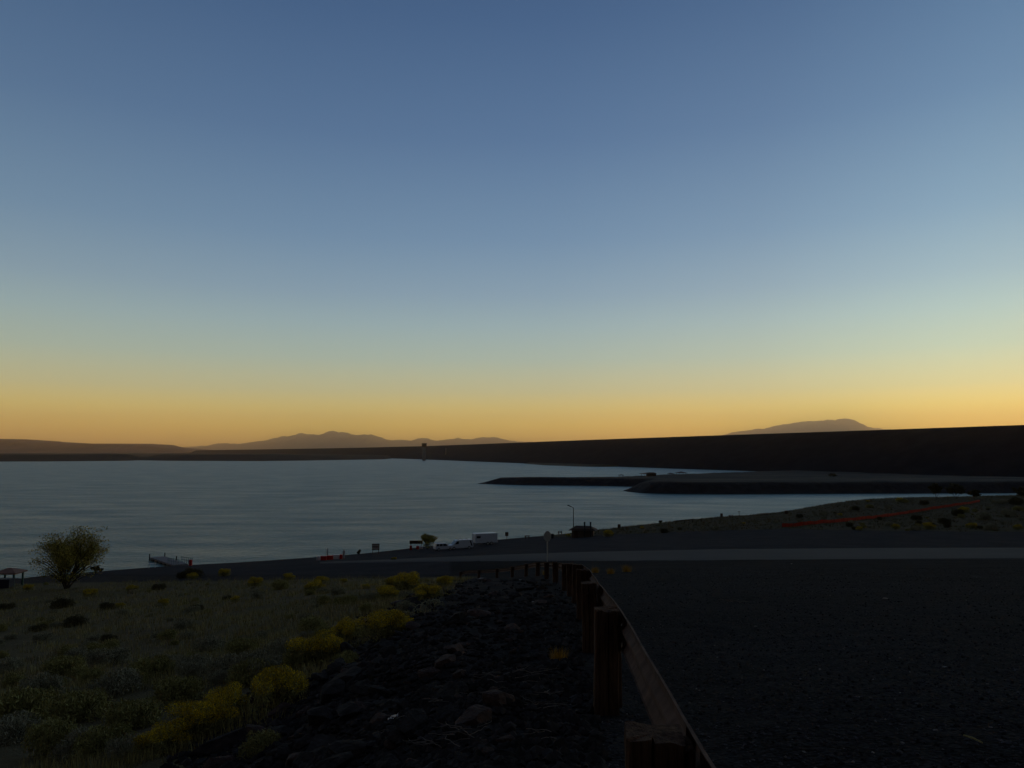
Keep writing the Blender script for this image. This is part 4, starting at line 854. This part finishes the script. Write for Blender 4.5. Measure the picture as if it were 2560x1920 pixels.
# ---------------------------------------------------------------- people
def skinned(name, verts, edges, rad, m, parent):
    me = bpy.data.meshes.new(name); me.from_pydata(verts, edges, []); o = bpy.data.objects.new(name, me); scene.collection.objects.link(o); o.parent = parent; me.materials.append(m)
    o.modifiers.new('skin', 'SKIN'); sv = me.skin_vertices[0].data
    for i, r_ in enumerate(rad): sv[i].radius = (r_, r_*.85); sv[i].use_root = (i == 0)
    o.modifiers.new('sub', 'SUBSURF').levels = 1; o.modifiers['sub'].render_levels = 1; return o
def person(p, rz, label, top, legs, sc=1.0, arm_up=0):
    r_ = empty('person', p, rz, label, 'person'); r_.scale = (sc,)*3
    V = [(0,0,.95),(0,0,1.15),(0,0,1.38),(0,.01,1.50),(0,.02,1.62),(0,.02,1.72)]; E = [(0,1),(1,2),(2,3),(3,4),(4,5)]; Rr = [.135,.125,.14,.055,.09,.07]
    for sx in (-1,1):
        b = len(V); V += [(sx*.18,0,1.40),(sx*.25,.02,1.12),(sx*.24,.14,.90),(sx*.24,.20,.83)]; E += [(2,b),(b,b+1),(b+1,b+2),(b+2,b+3)]; Rr += [.06,.045,.035,.03]
        b2 = len(V)
        for f in range(4): V += [(sx*(.225+.012*f),.235,.79-.004*f)]; E += [(b+3,b2+f)]; Rr += [.009]
        V += [(sx*.20,.23,.83)]; E += [(b+3,b2+4)]; Rr += [.01]
        b = len(V); V += [(sx*.09,0,.90),(sx*.11,.03,.50),(sx*.12,-.01,.09),(sx*.13,.14,.04)]; E += [(0,b),(b,b+1),(b+1,b+2),(b+2,b+3)]; Rr += [.095,.065,.045,.04]
    skinned('body', V, E, Rr, M['skin'], r_)
    V = [(0,0,.93),(0,0,1.15),(0,0,1.38),(0,0,1.46)]; E = [(0,1),(1,2),(2,3)]; Rr = [.155,.145,.158,.075]
    for sx in (-1,1): b = len(V); V += [(sx*.18,0,1.40),(sx*.25,.02,1.12),(sx*.24,.13,.92)]; E += [(2,b),(b,b+1),(b+1,b+2)]; Rr += [.075,.06,.048]
    skinned('jacket', V, E, Rr, M[top], r_)
    V = [(0,0,.95)]; E = []; Rr = [.15]
    for sx in (-1,1): b = len(V); V += [(sx*.09,0,.88),(sx*.11,.03,.50),(sx*.12,-.01,.10)]; E += [(0,b),(b,b+1),(b+1,b+2)]; Rr += [.11,.08,.06]
    skinned('trousers', V, E, Rr, M[legs], r_)
    skinned('hair', [(0,0,1.68),(0,-.01,1.76)], [(0,1)], [.095,.075], M['hair'], r_)
person(hit(1197.5, 1362), R(200), 'person in dark clothes standing beside the white box trailer', 'navy', 'navy')
person(hit(859.5, 1396.5), R(170), 'person in pale clothes standing at the right end of the ramp barriers', 'palecloth', 'palecloth', .92)

# ---------------------------------------------------------------- orange fence on the rise
q_ = [hit(a, b) for a, b in [(1955,1319),(2010,1314),(2060,1309),(2110,1304),(2165,1298.5),(2220,1292),(2275,1283),(2330,1274),(2385,1266),(2450,1255.5)]]
o0 = q_[0].copy(); r_ = empty('safety_fence', o0, 0, 'long low orange mesh fence running up the grassy rise', 'fence'); random.seed(4)
pts_ = []
for a, b in zip(q_[:-1], q_[1:]):
    for k in range(8): f = k/8; c = a.lerp(b, f); c.z = gz(c.x, c.y); pts_.append(c)
pts_.append(q_[-1]); mb = MB(); vs = []
for i, c in enumerate(pts_):
    sag = .10*math.sin(math.pi*((i % 8)/8)) + random.uniform(0, .06); l_ = c-o0; vs += [(l_.x, l_.y, l_.z+.04), (l_.x+random.uniform(-.05,.05), l_.y, l_.z+.45), (l_.x, l_.y, l_.z+.85-sag)]
mb.add(vs, [(i*3+k, (i+1)*3+k, (i+1)*3+k+1, i*3+k+1) for i in range(len(pts_)-1) for k in range(2)]); o = mb.build('mesh_panel', M['orange'], r_); o.modifiers.new('s', 'SOLIDIFY').thickness = .02
for i in range(0, len(pts_), 4): l_ = pts_[i]-o0; mb = MB(); mb.tube([l_-Vector((0,.05,.2)), l_+Vector((0,-.05,1.0))], .035, 5); mb.build('stake', M['darkmetal'], r_)

# ---------------------------------------------------------------- haze
mb = MB(); mb.box((0, 22000, 1190), (110000, 56000, 2480))
hz = mb.build('haze', None); hz.data.materials.clear(); hm = bpy.data.materials.new('haze'); hm.use_nodes = True; t = hm.node_tree; t.nodes.clear()
pv = t.nodes.new('ShaderNodeVolumePrincipled'); pv.inputs['Color'].default_value = (1,.79,.735,1); pv.inputs['Density'].default_value = HAZE; pv.inputs['Anisotropy'].default_value = .96
ou = t.nodes.new('ShaderNodeOutputMaterial'); t.links.new(pv.outputs[0], ou.inputs['Volume']); hz.data.materials.append(hm); tag(hz, kind='stuff')
